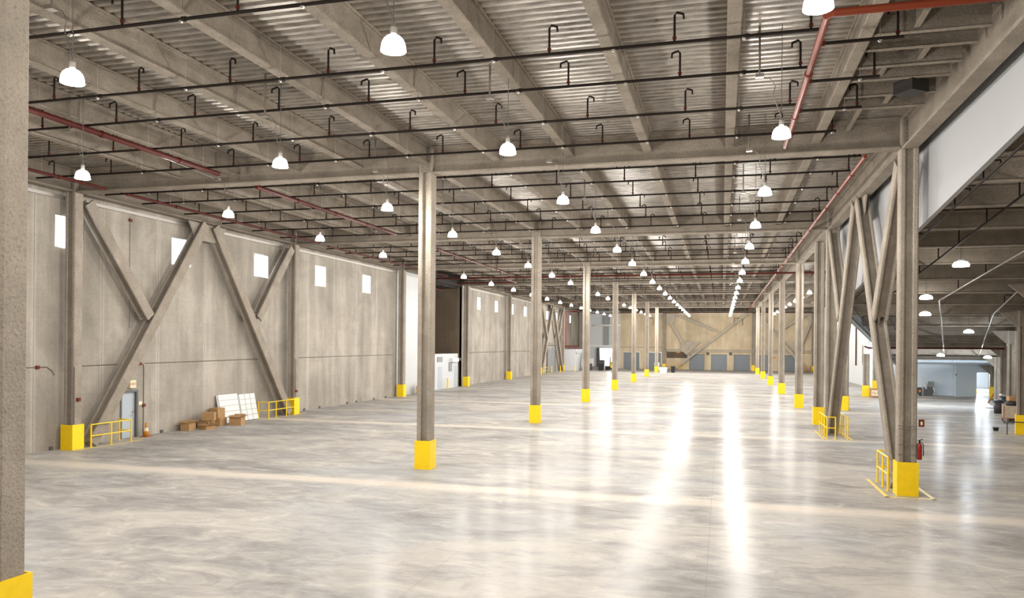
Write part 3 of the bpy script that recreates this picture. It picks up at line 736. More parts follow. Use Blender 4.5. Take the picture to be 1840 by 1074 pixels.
# red riser manifold at far left corner
for i, (y, z) in enumerate([(115.6,9.0),(116.6,9.1)]):
    main([(-23.2,y,3.5),(-23.2,y,z),(-21.5,y,z)], .07, M['red'], f'vertical red fire riser in the far left corner, {["nearer","farther"][i]} of the pair')
main([(-23.0,115.2,3.75),(-23.0,127,3.75)], .08, M['rust_pipe'], 'orange-red header pipe above the low white enclosure')
main([(-22.3,115.2,3.55),(-22.3,124,3.55)], .06, M['red'], 'lower red header pipe above the low white enclosure')
for i, y in enumerate([117.5, 119.5, 121.5, 123.5]):
    main([(-22.9,y,3.4),(-22.9,y,3.75)], .05, M['red'], f'short red stub on the header pipe, {ORD[i+1]} from the camera')
# under-ramp pipes
def ramp_pipe(pts, lab, r=.028, mat='black_pipe', arms=(), down=0):
    e = empty('ramp_sprinkler_pipe', pts[0], lab, 'pipe', 'sprinkler pipes under the ramp'); b0 = Vector(pts[0])
    MB().tube([Vector(p)-b0 for p in pts], r, 8).build('pipe_run', M[mat], e)
    for (x, y, z) in arms:
        q = Vector((x,y,z))-b0
        MB().tube([q, q+Vector((0,0,.42)), q+Vector((.05,.0,.45)), q+Vector((.34,0,.45)), q+Vector((.35,0,.38))], .02, 6).build('riser', M['black_pipe'], e)
def rp(x, y, off=-.09): return (x, y, R(y)+off)
ramp_pipe([rp(5.66,12), rp(5.66,38), rp(XE(54)+.2,54)], 'black pipe hugging the lower edge of the ramp fascia', arms=[rp(5.66,19.5), rp(5.66,21.7), rp(5.66,26.5)])
ramp_pipe([rp(6.85,12), rp(6.95,38), rp(9.6,48)], 'second black pipe running down under the ramp from the upper right', arms=[rp(6.87,21.0+0*1), rp(6.88,23.4), rp(6.9,26.0), rp(6.93,28.4), rp(6.95,31.0)])
ramp_pipe([rp(9.0,20), rp(9.2,37.5), rp(15.45,61.5)], 'third pipe under the ramp turning along the skewed wing', .03, 'conduit', arms=[rp(9.05,24.0), rp(9.08,27.2), rp(9.1,31), rp(9.15,34.5)])
ramp_pipe([rp(11.1,33.0), rp(12.55,41.5), rp(17.7,61.7)], 'fourth pale pipe under the ramp, closest to the right wall', .03, 'conduit', arms=[rp(12.2,39.0), rp(13.4,45), rp(14.5,49)])
ramp_pipe([(10.9,61.8,R(61.8)-.1),(18.2,61.8,R(61.8)-.1)], 'black cross pipe at the low end of the ramp', .035, arms=[])
ramp_pipe([(9.3,56.2,4.08),(9.5,56.0,3.98),(17.3,55.2,4.02)], 'red cross pipe spanning under the ramp at eye height', .055, 'red_pipe')

# ------------------------------------------------------------------ conduits and boxes on left wall
def conduit(pts, lab, r=.018, boxes=(), mat='conduit'):
    e = empty('conduit_run', pts[0], lab, 'conduit', 'conduits on the left wall'); b0 = Vector(pts[0])
    MB().tube([Vector(p)-b0 for p in pts], r, 6).build('conduit_pipe', M[mat], e)
    for (x,y,z) in boxes:
        MB().box(x-.04-b0.x, x+.05-b0.x, y-.07-b0.y, y+.07-b0.y, z-.06-b0.z, z+.06-b0.z).build('junction_box', M['rust_pipe'] if mat=='conduit' else M['galv'], e)
xw = XW+.02
conduit([(xw,12,3.06),(xw,22.6,3.06),(xw,22.85,2.9),(xw+.05,22.9,2.75)], 'thin conduit on the left wall running behind the large near column', boxes=[(xw,22.2,3.06)])
conduit([(xw,23.9,3.06),(xw,26.0,3.08)], 'short conduit on the left wall between first column and brace')
conduit([(xw,26.5,3.08),(xw,27.1,3.08),(xw,27.45,3.06),(xw,27.5,2.9),(xw,27.5,.05)], 'conduit dropping to the floor right of the grey door', boxes=[(xw,27.25,3.08),(xw,27.5,1.3)])
conduit([(xw,26.45,3.05),(xw,26.45,2.35)], 'short conduit dropping to the exit sign box', boxes=[(xw,26.45,2.75)])
conduit([(xw,27.6,3.09),(xw,37.2,3.14)], 'long thin conduit crossing the wall above the cardboard boxes')
conduit([(xw,39.2,3.14),(xw,53.2,3.16)], 'thin conduit on the left wall between second and third columns')
conduit([(xw,69.5,3.16),(xw,83.8,3.16)], 'conduit on the left wall right of the white equipment room', .035)
conduit([(xw,84.8,3.16),(xw,98.5,3.16)], 'far conduit on the left wall behind the middle columns', .035)
conduit([(xw,26.65,9.2),(xw,26.65,4.6)], 'thin vertical rod hanging on the wall behind the near brace', .012, [(xw,26.65,9.05)])
conduit([(XA+.255,23.12,3.05),(XA+.26,23.12,.95)], 'vertical conduit clipped to the first left wall column', .02, [(XA+.26,23.3,1.85)])
conduit([(XA+.255,38.4,3.1),(XA+.26,38.4,.95)], 'vertical conduit clipped to the second left wall column', .02, [(XA+.26,38.45,1.3)])
# exit sign over the door
e = empty('exit_sign', (XW, 26.75, 2.1), 'cream exit sign box above the grey door in the left wall', 'sign')
MB().box(0,.14,-.17,.17,-.02,.3).build('sign_housing', M['cream'], e)
text_mesh('EXIT', .16, simple('faded_sign_red', (.80,.55,.42), .6), e, (.145,0,.14), (PI/2,0,PI/2))
MB().box(XW, XW+.02, 27.22, 27.42, 1.32, 1.48).build('wall_notice', M['cream'], loc=(XW,27.32,1.4), label='small cream notice plate on the wall right of the door', cat='sign')
# little brackets at foot of left wall
for i, y in enumerate([22.8, 24.75, 28.6, 40.6, 42.4, 46.0, 47.3, 50.0, 52.0]):
    MB().box(XW, XW+.07, y-.06, y+.06, 0, .13).build('anchor_bracket', M['frame_dark'], loc=(XW,y,.05), label=f'small dark anchor bracket at the foot of the left wall, {ORD[i+1]} from the camera', cat='bracket', group='anchor brackets along the left wall')

# ------------------------------------------------------------------ yellow railings and floor lines
def railing(name_lab, pts, posts, zt=.86, r=.022, group='yellow safety railings'):
    b0 = Vector((*pts[0], 0)); e = empty('safety_railing', tuple(b0), name_lab, 'railing', group)
    for z in (zt, zt*.5):
        MB().tube([Vector((*p, z))-b0 for p in pts], r, 8).build('rail', M['yellow'], e)
    for p in posts:
        q = Vector((*p, 0))-b0
        MB().tube([q, q+Vector((0,0,zt))], r+.006, 8).tube([q, q+Vector((0,0,.012))], .06, 8).build('post', M['yellow'], e)
railing('yellow safety railing in front of the first left wall brace foot', [(-22.98,23.85),(-22.98,25.9),(-23.7,25.95)], [(-22.98,23.85),(-22.98,24.85),(-22.98,25.9),(-23.6,25.95)])
railing('yellow safety railing beside the leaning white panels', [(-23.7,35.75),(-23.0,35.7),(-23.0,38.2)], [(-23.65,35.75),(-23.0,35.7),(-23.0,36.4),(-23.0,37.4),(-23.0,38.2)])
railing('yellow railing at the foot of the large right column', [(4.55,23.7),(4.55,25.2),(4.85,25.2)], [(4.55,23.7),(4.55,24.4),(4.55,25.2)], .95)
railing('yellow railing around the farther brace foot, left side', [(4.85,36.3),(4.5,36.3),(4.5,38.9)], [(4.85,36.3),(4.5,36.3),(4.5,37.1),(4.5,38.0),(4.5,38.9)], .95)
railing('yellow railing around the farther brace foot, right side', [(5.35,36.3),(5.35,38.9)], [(5.35,36.3),(5.35,36.9),(5.35,37.6),(5.35,38.2),(5.35,38.9)], .95)
railing('yellow railing on the far wall left of the dock doors', [(-8.8,129.9),(-5.9,129.9)], [(-8.8,129.9),(-7.9,129.9),(-6.9,129.9),(-5.9,129.9)], .95)
railing('small yellow railing by the far left bracing', [(-22.9,99.9),(-22.9,102.5)], [(-22.9,99.9),(-22.9,101.2),(-22.9,102.5)], .9)
def fline(pts, w, lab):
    mb = MB()
    for (a, b) in zip(pts, pts[1:]):
        a, b = Vector((*a,.002)), Vector((*b,.002)); d = (b-a).normalized(); n = Vector((-d.y,d.x,0))*w/2
        mb.obox((a+b)/2+Vector((0,0,.001)), (b-a)/2+d*w/2, n, (0,0,.002))
    mb.build('floor_line', M['yellow_line'], loc=(*pts[0],0), label=lab, cat='floor marking', group='yellow floor lines')
fline([(-23.6,23.0),(-22.85,22.85),(-22.85,26.4),(-23.6,26.5)], .07, 'yellow floor line around the first left wall brace foot')
fline([(-23.6,35.4),(-22.85,35.4),(-22.85,39.2)], .07, 'yellow floor line beside the leaning white panels')
fline([(4.35,25.6),(4.35,22.75),(5.5,22.75),(5.5,25.6)], .1, 'yellow floor outline around the large right column')
fline([(4.35,39.3),(4.35,36.0),(5.5,36.0),(5.5,39.3)], .09, 'yellow floor outline around the farther brace foot')
fline([(12.2,40.4),(13.4,40.3)], .1, 'short yellow floor line by the right wall column')
def bollard(x, y, lab, h=.95):
    MB().lathe([(.07,0),(.07,h-.05),(.05,h-.01),(.01,h)], (x,y,0), 12).build('bollard', M['yellow'], loc=(x,y,0), label=lab, cat='bollard', group='yellow bollards')
bollard(-23.45, 64.3, 'yellow bollard in front of the white equipment room')
bollard(-23.0, 105.5, 'yellow bollard left of the grey roll door')
bollard(-22.4, 108.6, 'yellow bollard right of the grey roll door')
bollard(-20.8, 111.8, 'yellow bollard before the low white enclosure')
# pipe rail around the right wall guard
MB().tube([(12.95,40.9,0),(12.95,40.9,.55),(13.0,40.95,.6),(13.9,40.7,.6)], .025, 8).build('hoop_rail', M['charcoal'], loc=(12.95,40.9,0), label='dark hoop rail in front of the right wall guard', cat='railing')

# fire extinguisher and sign on the big right column
e = empty('fire_extinguisher', (XC+.30, 23.12, 1.0), 'red fire extinguisher hung on the large right column', 'fire extinguisher')
MB().lathe([(.055,.0),(.065,.03),(.065,.36),(.05,.42),(.02,.46)], n=14).build('cylinder_body', M['red'], e, smooth=True)
MB().box(-.02,.02,-.02,.02,.46,.52).tube([(-.02,0,.52),(.08,0,.56)], .012, 6).build('valve', M['black'], e)
MB().tube([(.03,0,.48),(.09,0,.42),(.1,0,.2),(.09,0,.1)], .013, 6).build('hose', M['black'], e)
MB().box(-.07,-.055,-.04,.04,.05,.45).build('bracket', M['frame_dark'], e)
e = empty('extinguisher_sign', (XC+.26, 23.05, 1.9), 'small red and white projecting sign above the fire extinguisher', 'sign')
MB().box(0,.14,0,.015,0,.2).build('sign_board', M['rust_pipe'], e)
MB().box(.045,.095,-.003,.0,.05,.14).build('sign_symbol', M['cream'], e)
for i, z in enumerate((1.9, 1.82, 1.38, 1.12)):
    MB().box(XC-.245, XC+.245, 23.3-.212, 23.3-.204, z, z+.012).build('strap_band', M['conduit'], loc=(XC,23.09,z), label=f'thin strap wrapped around the large right column, {["topmost","second","third","lowest"][i]} of four', cat='strap', group='straps on the large right column')

# ------------------------------------------------------------------ left wall clutter
def carton(x, y, z, w, d, h, rz, lab, open_=False):
    e = empty('cardboard_box', (x,y,z), lab, 'box', 'cardboard boxes by the left wall', rz=rz); t = .012
    mb = MB()
    if open_:
        mb.mat(M['cardboard']).box(-w/2,w/2,-d/2,-d/2+t,0,h).box(-w/2,w/2,d/2-t,d/2,0,h).box(-w/2,-w/2+t,-d/2,d/2,0,h).box(w/2-t,w/2,-d/2,d/2,0,h)
        mb.mat(M['cardboard_in']).box(-w/2+t,w/2-t,-d/2+t,d/2-t,0,t)
    else:
        mb.mat(M['cardboard']).box(-w/2,w/2,-d/2,d/2,0,h)
    mb.build('carton', None, e)
    if open_:
        for s in (-1,1):
            MB().obox((s*(w/2+.07),0,h-.0), (.075,0,s*s*.04), (0,d/2,0), (0,0,.004)).build('flap', M['cardboard'], e)
            MB().obox((0,s*(d/2+.05),h+.03), (w/2,0,0), (0,.05,.04*1), (0,0,.004)).build('flap', M['cardboard'], e)
    else:
        MB().box(-w/2-.001,w/2+.001,-.025,.025,h-.002,h+.002).build('packing_tape', M['tan'], e)
carton(-23.35, 29.8, 0, .42,.55,.38, .1, 'brown open cardboard box at the left end of the pile', True)
carton(-22.85, 30.5, 0, .42,.55,.2, -.2, 'low open cardboard tray in front of the pile', True)
carton(-23.3, 31.0, 0, .6,.5,.36, .0, 'cardboard box at the bottom middle of the pile')
carton(-23.15, 31.0, .36, .55,.55,.36, .45, 'tilted pale-topped cardboard box on the middle of the pile')
carton(-23.35, 31.95, 0, .55,.6,.4, .1, 'closed cardboard box under the tallest stack')
carton(-23.4, 31.95, .4, .5,.5,.45, -.1, 'topmost cardboard box of the tallest stack, against the wall')
carton(-22.7, 32.55, 0, .55,.7,.42, .3, 'large open cardboard box at the right end of the pile', True)
def leaning(y0, y1, n, ht, lab, cells, cat='panel'):
    """stack of sheets leaning on the wall, n sheets"""
    e = empty('leaning_panel_stack', (XW+.42, (y0+y1)/2, 0), lab, cat, 'white panels leaning on the left wall')
    hw = (y1-y0)/2; th = .055; lean = math.atan(.2)
    up = Vector((-math.sin(lean)*1,0,math.cos(lean))); out = Vector((math.cos(lean),0,math.sin(lean)))
    for k in range(n):
        c = Vector((-.02,0,0)) + out*(-th*(n-1-k)) + up*ht/2 + Vector((0, -.09*(n-1-k)*.6, .03))
        s = MB().obox(c, up*ht/2, (0,hw,0), out*(th/2-.004)).build('sheet', M['white'], e)
        if k == n-1:
            ny, nz = cells; g = MB()
            for i in range(1, nz): g.obox(c+up*(ht*(i/nz-.5))+out*(th/2), up*.008, (0,hw,0), out*.003)
            for i in range(1, ny): g.obox(c+Vector((0,hw*2*(i/ny-.5),0))+out*(th/2), up*ht/2, (0,.009,0), out*.003)
            g.build('seam_lines', M['line_grey'], s)
    return e
leaning(32.35, 33.85, 2, 1.42, 'stack of plain white panels leaning on the wall behind the boxes', (1, 5))
leaning(34.0, 35.35, 3, 1.35, 'stack of gridded white panels leaning on the wall near the railing', (3, 5))
e = empty('traffic_cone', (-23.45, 27.28, 0), 'orange traffic cone with a white collar standing right of the door', 'cone')
MB().box(-.17,.17,-.17,.17,0,.03).build('cone_base', M['brown_wood'], e)
MB().lathe([(.13,.03),(.085,.25),(.045,.48),(.03,.6)], n=16).build('cone_body', M['orange'], e, smooth=True)
MB().lathe([(.095,.24),(.068,.38)], n=16, capb=False, capt=False).build('white_collar', M['cream'], e)

# white equipment room in the recess
e = empty('equipment_room', (-24.5, 64.6, 0), 'low white equipment room filling the recess of the left wall', 'room')
MB().box(-.9,.68,-4.05,3.5,0,3.1).build('body', M['grey_wall'], e)
MB().box(.68,.70,-1.75,-.75,0,2.0).build('room_door', M['door_grey'], e)
MB().box(.68,.72,-2.0,-.7,2.4,2.85).build('louvre', M['steel_grey'], e)
MB().box(.68,.70,2.45,3.2,0,2.0).build('room_door', M['door_grey'], e)
MB().box(.68,.74,.95,1.75,1.5,2.3).build('control_panel', M['steel_grey'], e)
MB().box(.68,.98,1.3,2.9,2.35,2.7).build('duct_hood', M['white'], e)
MB().box(.7,1.0,3.0,3.4,2.45,2.7).build('camera_box', M['charcoal'], e)
e = empty('pallet_crate', (-22.95, 57.2, 0), 'wooden crate with yellow markings before the white wall panel', 'crate')
MB().box(-.35,.35,-.5,.5,.05,.62).build('crate_body', M['wood'], e)
MB().box(-.3,.3,-.52,-.5,.12,.5).build('yellow_marking', M['yellow_line'], e)
MB().box(-.3,.3,-.4,.4,.62,.66).build('crate_lid', M['tan'], e)
MB().box(-.4,.4,-.5,-.4,0,.05).box(-.4,.4,.4,.5,0,.05).build('skid', M['wood'], e)
MB().box(-23.3,-22.75, 57.0,57.6,.66,.86).build('carry_case', M['steel_grey'], loc=(-23.0,57.3,.66), label='grey case lying on the marked crate', cat='case')

# grey roll door + drum far left, low white enclosure
e = empty('roll_up_door', (XW, 108.4, 0), 'grey roll-up door with a coil drum between the far bracing legs', 'door')
mb = MB(); mb.box(.02,.1,-2.6,2.6,0,3.7)
for k in range(1, 14): mb.box(.1,.115,-2.6,2.6,k*.27-.02,k*.27)
mb.build('door_curtain', M['steel_grey'], e)
MB().tube([(.18,-3.0,4.05),(.18,3.2,4.05)], .17, 16).build('coil_drum', M['galv'], e)
MB().box(.0,.16,-2.75,-2.6,0,3.9).build('guide_track', M['frame_dark'], e); MB().box(.0,.16,2.6,2.75,0,3.9).build('guide_track', M['frame_dark'], e)
e = empty('low_enclosure', (-22.4, 121.5, 0), 'low white plasterboard enclosure under the red header pipes', 'enclosure')
MB().box(-1.35,.9,-5.6,7,0,3.3).build('body', M['grey_wall'], e)
MB().box(.9,.98,-5.6,-1.2,2.55,2.95).build('top_duct', M['steel_grey'], e)
MB().obox((.96,-1.6,1.4), (0,.75,1.35), (0,.28,-.1), (.05,0,0)).build('sloping_chute', M['steel_grey'], e)
MB().box(.9,1.9,-.2,5.4,.45,1.75).build('front_bin', M['white'], e)
mb = MB()
for k in range(9): mb.box(1.9,2.1,-.3+k*.62,.15+k*.62,0,.42)
mb.build('stacked_bricks', M['brown_wood'], e)
# duct on white far wall
e = empty('vertical_duct', (-19.0, YF-.35, 5.6), 'grey vertical duct high on the white far wall', 'duct')
MB().box(-.4,.4,-.1,.3,-1.6,2.0).box(-.55,.55,-.15,.33,2.0,3.65).build('duct_body', M['steel_grey'], e)
MB().box(-2.2,2.4,-.2,.33,1.6,1.85).build('ledge', M['galv'], e)
MB().box(-23.7,-16.8,YF-.18,YF,3.7,3.95).build('white_ledge', M['white'], loc=(-20,YF-.1,3.7), label='white ledge across the white far wall above the bright bay', cat='ledge')
MB().box(-16.6,-9.6,YF-.1,YF,3.6,3.7).build('thin_wall_rail', M['spray'], loc=(-13,YF,3.6), label='thin rail on the far wall above the two left doors', cat='rail')
MB().box(-20.6,-20.1,YF-.6,YF,0,3.5).build('dark_door_jamb', M['charcoal'], loc=(-20.3,YF-.3,0), label='dark vertical jamb left of the bright bay', cat='door jamb')
# yellow forklift in the far left bay
e = empty('forklift', (-17.0, 125.0, 0), 'small yellow forklift parked near the far left bay', 'forklift')
MB().box(-.5,.5,-.6,.8,.25,.85).box(-.5,.5,.4,.8,.85,1.2).build('chassis', M['yellow'], e)
MB().box(-.45,.45,-.5,.6,1.85,1.95).build('cab_roof', M['yellow'], e)
for sx in (-.42,.42):
    for sy in (-.45,.55): MB().tube([(sx,sy,.85),(sx,sy,1.86)], .03, 6).build('cab_post', M['charcoal'], e)
    MB().box(sx-.06,sx+.06,-.85,-.75,.1,2.1).build('mast_rail', M['charcoal'], e)
    for sy in (-.4,.5): MB().tube([(sx-.1,sy,.25),(sx+.1,sy,.25)], .25, 14).build('wheel', M['black'], e)
    MB().box(sx-.06,sx+.06,-1.8,-.85,.08,.13).build('fork_arm', M['charcoal'], e)
MB().box(-.25,.25,0,.4,.85,1.25).build('seat', M['black'], e)
# bins and junk near it
def bin_(x, y, w, d, h, mat, lab, name='waste_bin', cat='bin'):
    e = empty(name, (x,y,0), lab, cat)
    MB().add([(-w*.4,-d*.4,0),(w*.4,-d*.4,0),(w*.4,d*.4,0),(-w*.4,d*.4,0),(-w/2,-d/2,h),(w/2,-d/2,h),(w/2,d/2,h),(-w/2,d/2,h)], [(3,2,1,0),(4,5,6,7),(0,1,5,4),(1,2,6,5),(2,3,7,6),(3,0,4,7)]).build('bin_body', mat, e)
    MB().box(-w/2-.02,w/2+.02,-d/2-.02,d/2+.02,h,h+.05).build('lid', M['charcoal'], e)
    return e
bin_(-20.0, 119.0, .9, .8, 1.0, M['charcoal'], 'dark open wire cage standing left of the far junk', 'wire_cage', 'cage')
bin_(-18.9, 120.0, 1.2, .9, .55, M['steel_grey'], 'low grey cart with piled parts near the far bay', 'parts_cart', 'cart')
bin_(-18.0, 118.6, .8, .7, 1.1, M['black'], 'black bin nearest the far left bay', 'waste_bin')
bin_(-18.5, 122.5, .8, .8, 1.5, M['charcoal'], 'tall dark cabinet in front of the bright bay', 'tool_cabinet', 'cabinet')
bin_(-17.4, 121.0, .7, .7, .6, M['black'], 'small black bin beside the yellow forklift')
bin_(-8.2, 114.0, 1.2, .9, .85, M['white'], 'white wrapped pallet in front of the far middle columns', 'wrapped_pallet', 'pallet')
bin_(-6.9, 115.6, .6, .6, .9, M['black'], 'dark bin right of the white wrapped pallet')
bin_(-9.9, 124, .8, .6, 1.3, M['white'], 'white cabinet near the far left dock doors', 'white_cabinet', 'cabinet')
# signs and small things on the far wall
for i, (x, z, w, h, lab) in enumerate([(-14.4,1.9,.5,.35,'small orange sign on the leftmost far door'),(-7.0,2.75,.5,.25,'small glowing orange sign under the far rail, left'),(7.9,2.0,.9,.3,'orange sign between the right dock doors'),(12.6,2.8,.5,.35,'small orange sign near the far right corner')]):
    MB().box(x-w/2,x+w/2,YF-.04,YF,z,z+h).build('wall_sign', M['orange_sign'], loc=(x,YF-.03,z), label=lab, cat='sign')
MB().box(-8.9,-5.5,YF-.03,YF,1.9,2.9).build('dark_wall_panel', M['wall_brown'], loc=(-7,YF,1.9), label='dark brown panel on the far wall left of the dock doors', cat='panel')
for i, (x) in enumerate([-2.2, 1.4]):
    MB().box(x-.18,x+.18,YF-.3,YF,2.5,2.9).build('dock_light_box', M['charcoal'], loc=(x,YF-.15,2.5), label=f'small dark box above the gap between dock doors, {["left","right"][i]} one', cat='box', group='dark boxes over the dock doors')
for i, (x, z) in enumerate([(-11.8,7.4),(2.6,7.4)]):
    f = MB(); f.box(x-.7,x+.7,YF-.06,YF,z+1.1,z+1.2).box(x-.7,x-.6,YF-.06,YF,z,z+1.1).box(x+.6,x+.7,YF-.06,YF,z,z+1.1).box(x-.6,x+.6,YF-.04,YF,z,z+.02)
    f.build('blind_frame', M['wall_brown'], loc=(x,YF,z), label=f'blind square frame high on the far wall, {["left","right"][i]} one', cat='frame', group='blind frames on the far wall')
mb = empty('pallet_stack', (12.4,127.5,0), 'stack of wooden pallets in the far right corner', 'pallets')
for k in range(5):
    q = MB(); q.box(-1.3,1.1,-.5,.5,k*.2+.1,k*.2+.14)
    for xx in (-1.2,-.1,1.0): q.box(xx-.07,xx+.07,-.5,.5,k*.2,k*.2+.1)
    q.build('pallet', M['wood'], mb)

# ------------------------------------------------------------------ right wing clutter
e = empty('glass_crate', (12.0, 67.0, 0), 'wooden crate lettered GLASS beside the yellow column guard', 'crate', rz=-.05)
MB().box(-.5,.5,-.25,.25,.06,.72).box(-.52,.52,-.27,.27,.66,.74).build('crate_body', M['wood'], e)
MB().box(-.42,.42,-.262,-.252,.16,.6).build('label_panel', M['cream'], e)
text_mesh('GLASS', .27, M['cardboard_in'], e, (0,-.266,.38), (PI/2,0,0))
for k in (-.4,.4): MB().box(k-.06,k+.06,-.25,.25,0,.06).build('skid', M['wood'], e)
e = empty('dark_cabinet', (14.5, 76.3, 0), 'tall dark cabinet behind the column by the glass crate', 'cabinet')
MB().box(-.45,.45,-.3,.3,0,2.6).build('cabinet_body', M['frame_dark'], e); MB().box(-.42,-.01,-.32,-.3,.1,2.5).build('cabinet_door', M['charcoal'], e); MB().box(.01,.42,-.32,-.3,.1,2.5).build('cabinet_door', M['charcoal'], e)
MB().tube([(14.1,90.5,2.0),(14.1,90.5,6.3)], .07, 8).build('wall_riser_pipe', M['red_pipe'], loc=(14.1,90.5,2.0), label='vertical dark red pipe on the white side wall', cat='pipe')
e = empty('wall_notice_board', (14.17, 86.9, 2.2), 'narrow grey notice board hung on the white side wall', 'board')
MB().box(-.03,.0,-.22,.22,0,2.0).build('board', M['galv'], e); MB().box(-.04,-.03,-.15,.15,.2,.9).build('notice', M['line_grey'], e)
# items against the blue-white room
e = empty('waste_cart', (15.9, 71.2, 0), 'dark waste cart with an orange mark before the pale blue wall', 'cart')
MB().box(-.28,.28,-.25,.25,.12,.68).build('cart_body', M['charcoal'], e); MB().box(.02,.2,-.255,-.25,.3,.5).build('orange_mark', M['orange_sign'], e)
MB().tube([(-.2,-.2,0),(-.2,-.2,.12)], .05, 8).tube([(.2,.2,0),(.2,.2,.12)], .05, 8).tube([(.2,-.2,0),(.2,-.2,.12)], .05, 8).tube([(-.2,.2,0),(-.2,.2,.12)], .05, 8).build('caster', M['black'], e)
e = empty('work_machine', (16.75, 71.4, 0), 'grey machine with a white hose before the pale blue wall', 'machine')
MB().box(-.35,.35,-.25,.25,0,.75).build('machine_base', M['frame_dark'], e); MB().box(-.1,.4,-.2,.2,.75,1.2).build('machine_head', M['steel_grey'], e)
MB().tube([(-.1,-.26,1.15),(-.35,-.3,.9),(-.2,-.3,.6)], .06, 8).build('hose', M['white'], e); MB().tube([(.3,-.28,.7),(.42,-.3,.4),(.3,-.3,.1)], .05, 8).build('hose', M['white'], e)
e = empty('office_chair', (22.3, 82.0, 0), 'dark chair standing inside the bright doorway', 'chair')
MB().box(-.25,.25,-.25,.25,.45,.52).build('seat', M['charcoal'], e); MB().box(-.25,.25,.2,.27,.52,1.15).build('backrest', M['black'], e)
for a_ in (-.2,.2):
    for b_ in (-.2,.2): MB().tube([(a_,b_,0),(a_,b_,.45)], .015, 6).build('leg', M['charcoal'], e)
MB().box(18.7,18.76,70.98,71.05,1.75,1.85).build('wall_sensor', M['black'], loc=(18.7,71,1.8), label='tiny dark sensor on the corner of the pale blue room', cat='sensor')
# ladder leaning on right wall
e = empty('ladder', (19.0, 63.9, 0), 'orange-brown ladder leaning against the right wall', 'ladder')
A0, A1 = Vector((0,0,.02)), Vector((1.0,-.5,2.15)); off = Vector((.12,.38,0))
for o_ in (Vector((0,0,0)), off): MB().obox((A0+A1)/2+o_, (A1-A0)/2, (.02,.03,0), (.06,-.02,.02)).build('side_rail', M['brown_wood'], e)
for k in range(1, 8):
    p = A0+(A1-A0)*k/8; MB().tube([p, p+off], .022, 6).build('rung', M['brown_wood'], e)
# bins
def round_bin(x, y, lab, r=.27, h=.75):
    e = empty('trash_bin', (x,y,0), lab, 'bin')
    MB().lathe([(r*.8,0),(r,h)], n=18).build('bin_body', M['charcoal'], e, smooth=True)
    MB().lathe([(r+.03,h),(r+.03,h+.05),(r*.5,h+.1)], n=18).build('rim', M['charcoal'], e); return e
round_bin(16.6, 54.0, 'dark grey trash bin without bag on the right, front one')
e = round_bin(17.35, 55.2, 'dark grey trash bin topped with a pale bag, behind the front bin', .3, .95)
MB().lathe([(.33,1.0),(.36,1.06),(.3,1.14),(.12,1.18)], n=14).build('bag', M['galv'], e, smooth=True)
e = empty('sack_pile', (16.45, 50.9, 0), 'tan sacks slumped between bin and canvas cart', 'sacks')
for i, (a_, b_, c_, w_) in enumerate([(0,0,0,.34),(.05,.1,.2,.3),(0,.0,.38,.22)]):
    MB().lathe([(w_*.7,c_),(w_,c_+.06),(w_,c_+.14),(w_*.6,c_+.2)], (a_,b_,0), 12).build('sack', M['cardboard'] if i < 2 else M['tan'], e, smooth=True)
e = empty('canvas_cart', (15.3, 47.6, 0), 'canvas-sided cart with dark bags and a yellow box beside the right wall', 'cart', rz=-ang)
MB().box(-.42,.42,-.85,.85,.3,.95).build('canvas_body', M['tan'], e)
fr = MB()
for sx in (-.43,.43):
    for sy in (-.86,.86): fr.tube([(sx,sy,.1),(sx,sy,1.0)], .02, 6)
    fr.tube([(sx,-.86,.28),(sx,.86,.28)], .02, 6)
for sy in (-.86,.86): fr.tube([(-.43,sy,.28),(.43,sy,.28)], .02, 6)
fr.build('cart_frame', M['brown_wood'], e)
for sx in (-.4,.4):
    for sy in (-.8,.8): MB().tube([(sx-.02,sy,.07),(sx+.02,sy,.07)], .07, 10).build('caster', M['black'], e)
e = empty('bag_heap', (15.3,47.6,.95), 'black bags heaped on top of the canvas cart', 'bags', rz=-ang)
MB().lathe([(.3,0),(.36,.08),(.28,.18),(.1,.22)], (0,-.4,0), 12).lathe([(.3,0),(.34,.08),(.26,.16),(.1,.2)], (0,.35,0), 12).build('bag', M['black'], e, smooth=True)
MB().box(-.17,.17,-.24,.24,0,.24).build('yellow_box', M['wood'], loc=(0,0,0), label='ochre box standing on the bags of the canvas cart', cat='box').location = (15.35,47.9,1.17)
MB().lathe([(.1,0),(.14,.16),(.15,.17)], (13.0,42.6,0), 14).build('rubber_bucket', M['black'], loc=(13.0,42.6,0), label='small black bucket on the floor left of the right wall guard', cat='bucket')
MB().box(17.2,18.0,58.2,58.5,.0,.05).build('floor_plank', M['steel_grey'], loc=(17.6,58.3,0), label='thin grey plank lying on the floor below the ladder', cat='plank')
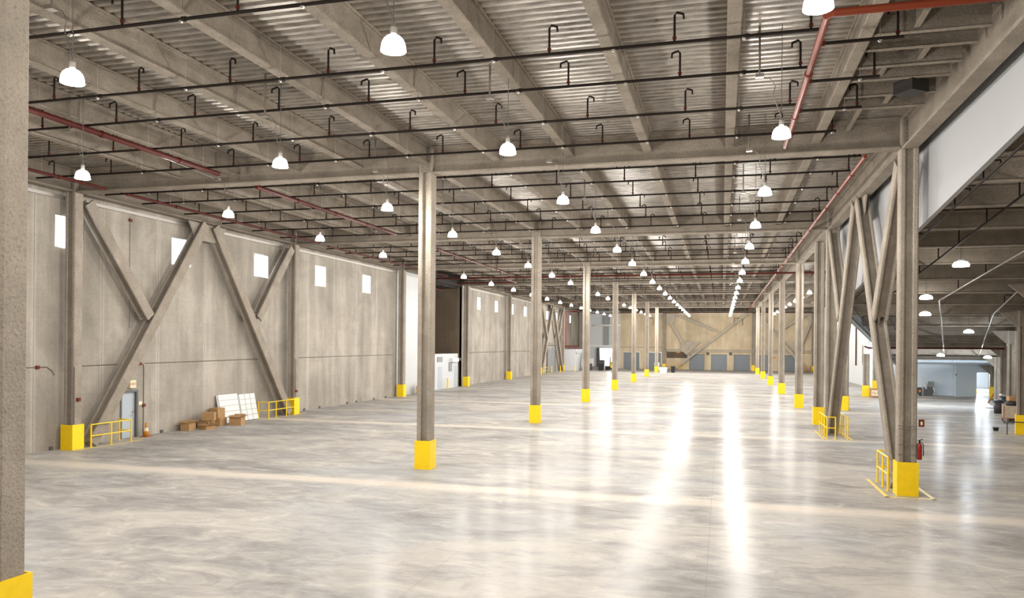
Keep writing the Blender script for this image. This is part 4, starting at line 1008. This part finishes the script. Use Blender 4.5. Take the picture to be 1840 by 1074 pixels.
for i, (y, r_, m_) in enumerate([(43.8,.06,'galv'),(52.5,.05,'galv'),(59.5,.07,'red_pipe'),(66.5,.06,'galv')]):
    x = XR(y)-.18
    MB().tube([(x,y,0),(x,y,R(y)-.1)], r_, 10).build('vertical_pipe', M[m_], loc=(x,y,0), label=f'vertical {"red" if "red" in m_ else "pale"} pipe on the right wall, {ORD[i+1]} from the camera', cat='pipe', group='vertical pipes of the right wall')
# diagonal sway-brace rods under ceiling at left
MB().tube([(-17.9,17.8,10.3),(-17.0,22.9,9.7)], .012, 5).build('sway_rod', M['galv'], loc=(-17.9,17.8,10.3), label='thin diagonal rod near the ceiling above the far left lamp', cat='rod')

# ------------------------------------------------------------------ world, camera, view
w = bpy.data.worlds.new('World'); SC.world = w; w.use_nodes = True
bg = w.node_tree.nodes['Background']; bg.inputs[0].default_value = (.86,.93,1,1); bg.inputs[1].default_value = 5.0
cam = bpy.data.cameras.new('Camera'); co = bpy.data.objects.new('Camera', cam); COL.objects.link(co); SC.camera = co
cam.sensor_width = 36; cam.lens = 1380.6/1840*36; cam.shift_y = (617.16-537)/1840; cam.clip_end = 400; cam.clip_start = .1
yaw = math.radians(15.267); roll = math.radians(.4965)
fwd = Vector((-math.sin(yaw), math.cos(yaw), 0)); right = Vector((math.cos(yaw), math.sin(yaw), 0)); up = Vector((0,0,1))
r2 = right*math.cos(roll)+up*math.sin(roll); u2 = -right*math.sin(roll)+up*math.cos(roll)
mt = Matrix((r2, u2, -fwd)).transposed().to_4x4(); mt.translation = Vector((0,0,H)); co.matrix_world = mt
vs_ = SC.view_settings; vs_.view_transform = 'Standard'; vs_.look = 'None'; vs_.gamma = 1; vs_.exposure = 0.4; vs_.use_curve_mapping = False
SC.cycles.max_bounces = 8; SC.cycles.diffuse_bounces = 5; SC.cycles.glossy_bounces = 4; SC.cycles.transparent_max_bounces = 8
SC.cycles.use_denoising = True; SC.cycles.sample_clamp_indirect = 8
SC.cycles.use_light_tree = True
labs = {}
for o in SC.objects:
    if o.parent is None and o.get('label'):
        if o['label'] in labs: print('DUPLABEL', o['label'])
        labs[o['label']] = 1
        if len(o['label'].split()) > 16: print('LONG', o['label'])
print('objects', len(SC.objects))
